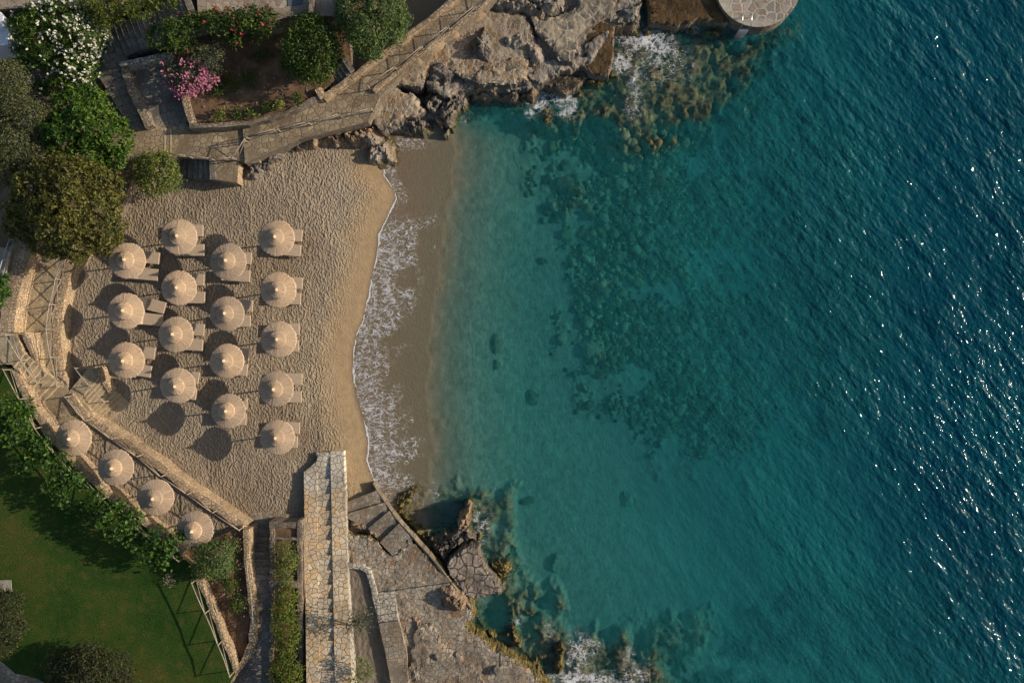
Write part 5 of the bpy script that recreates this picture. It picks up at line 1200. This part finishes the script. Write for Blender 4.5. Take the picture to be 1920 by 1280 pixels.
for px, py, r, lb_ in [(436, 1020, 14, 'small dark shrub nearest the last terrace parasol'), (433, 1060, 12, 'small dark shrub hugging the round bush'), (430, 1096, 17, 'small shrub with pinkish tips, upper of two in red soil'), (446, 1132, 17, 'small shrub with pinkish tips, lower of two in red soil')]:
    plant('bed_shrub', lb_, 'shrub', [(px, py, r, 2.9, .5)], L['dark'], 2.55, 200, .075, .4, trunk=False, group='shrubs in the red soil bed', flowers=(L['pink_flower'], 14, .03, None))
plant('hedge_bush', 'short hedge bush in the first planter', 'hedge', [(535, 1035, 18, 2.9, .6), (540, 1052, 18, 3.0, .6), (530, 1068, 15, 2.9, .5), (537, 1084, 13, 2.8, .5)], L['bush'], 2.35, 200, .075, .45, trunk=False)
plant('hedge_bush', 'long green hedge filling the second planter', 'hedge', [(535, 1118, 18, 3.1, .7), (532, 1142, 22, 3.2, .8), (533, 1168, 22, 3.2, .8), (538, 1195, 22, 3.2, .8), (536, 1222, 22, 3.2, .8), (530, 1250, 26, 3.3, .8), (545, 1262, 24, 3.3, .8), (535, 1290, 28, 3.3, .8), (535, 1330, 28, 3.3, .8)], L['hedge'], 2.35, 200, .08, .5, trunk=False)
plant('olive_bush', 'dark olive bush cut by the left edge on the lawn', 'bush', [(-15, 1130, 34, 4.4), (12, 1140, 34, 4.5), (15, 1175, 34, 4.5), (-5, 1200, 34, 4.4)], L['darkolive'], 3.2, 200, .085, .4, sig=.14, tr=.15)
plant('olive_bush', 'big dark olive bush at the bottom of the lawn', 'bush', [(130, 1255, 40, 4.3), (165, 1240, 36, 4.6), (205, 1255, 40, 4.5), (170, 1280, 56, 4.9), (225, 1290, 34, 4.2), (115, 1300, 36, 4.2), (180, 1320, 60, 4.8)], L['darkolive'], 3.2, 200, .085, .4, sig=.14, tr=.2)
plant('sapling', 'thin pale green tree on the dark sand court', 'tree', [(668, 1155, 18, 3.9), (688, 1150, 14, 4.0), (678, 1172, 18, 3.8), (660, 1170, 11, 3.6)], L['greygreen'], 1.55, 60, .09, .35, per=8, sig=.2, depth=.6, tr=.06)
plant('sapling', 'thin green tree at the bottom of the dark sand court', 'tree', [(676, 1250, 16, 3.8), (690, 1262, 14, 3.7), (668, 1275, 16, 3.7)], L['bush'], 1.55, 60, .09, .35, per=8, sig=.2, depth=.6, tr=.06)
plant('dry_stump', 'small dry grey shrub stump on the lawn', 'shrub', [(316, 1088, 9, 3.4, .3), (324, 1082, 8, 3.4, .3)], M['wood'], 3.2, 110, .06, .25, trunk=False)

# loose stones
def stones(name, label, n, region, z, rr, mat, zf=None):
    Vs = []; Fs = []; off = 0; xs = [p[0] for p in region]; ys_ = [p[1] for p in region]; k = 0
    while k < n:
        px = random.uniform(min(xs), max(xs)); py = random.uniform(min(ys_), max(ys_))
        if poly_sd(np.array([px]), np.array([py]), region)[0] < 0: continue
        r = random.uniform(*rr); V = lumpV(ICO1, (r, r * .8, r * .6), random.uniform(0, 3), k)
        Vs.append(V + np.array(W(px, py, z))); Fs.append(ICOF1 + off); off += len(V); k += 1
    return tag(mk(name, np.concatenate(Vs), np.concatenate(Fs), mat), label, 'stones', None, 'stuff')
stones('loose_stones', 'loose pale stones in the garden bed', 60, [(380, 130), (375, 225), (590, 175), (600, 120)], 2.87, (.04, .11), M['rock_grey'])
stones('loose_stones', 'loose stones in the red soil beside the dark steps', 50, [(400, 1110), (455, 1150), (460, 1200), (440, 1240)], 2.57, (.03, .08), M['rock_warm'])

# ================================================================ light, sky, camera
EL, AZ = math.radians(20.5), math.radians(8)
sd = Vector((math.cos(EL) * math.cos(AZ), math.cos(EL) * math.sin(AZ), math.sin(EL)))
sl = bpy.data.lights.new('sun', 'SUN'); sl.energy = 5.0; sl.angle = math.radians(.55); sl.color = (1.0, .86, .70)
so = bpy.data.objects.new('sun', sl); col.objects.link(so); so.rotation_euler = sd.to_track_quat('Z', 'Y').to_euler(); so.location = (60, 8, 30)
w = bpy.data.worlds.new('World'); S.world = w; w.use_nodes = True; nt = w.node_tree; nt.nodes.clear()
sky = nt.nodes.new('ShaderNodeTexSky'); sky.sky_type = 'NISHITA'; sky.sun_disc = False; sky.sun_elevation = EL; sky.sun_rotation = math.pi / 2 - AZ
sky.air_density = 1.0; sky.dust_density = 1.2
bg = nt.nodes.new('ShaderNodeBackground'); bg.inputs[1].default_value = .11
wo = nt.nodes.new('ShaderNodeOutputWorld'); nt.links.new(sky.outputs[0], bg.inputs[0]); nt.links.new(bg.outputs[0], wo.inputs[0])
cd = bpy.data.cameras.new('camera'); cd.lens = 28; cd.sensor_width = 36; cd.clip_end = 2000; cd.clip_start = 1
co = bpy.data.objects.new('camera', cd); col.objects.link(co); co.location = (0, 0, H); co.rotation_euler = (0, 0, 0); S.camera = co
S.view_settings.view_transform = 'Standard'; S.view_settings.look = 'None'; S.view_settings.gamma = 1; S.view_settings.exposure = 0.0
S.cycles.max_bounces = 4; S.cycles.diffuse_bounces = 2
S.cycles.use_adaptive_sampling = True; S.cycles.adaptive_threshold = .03; S.cycles.glossy_bounces = 2; S.cycles.transparent_max_bounces = 12
S.cycles.volume_bounces = 0; S.cycles.caustics_reflective = False; S.cycles.caustics_refractive = False
S.render.film_transparent = False
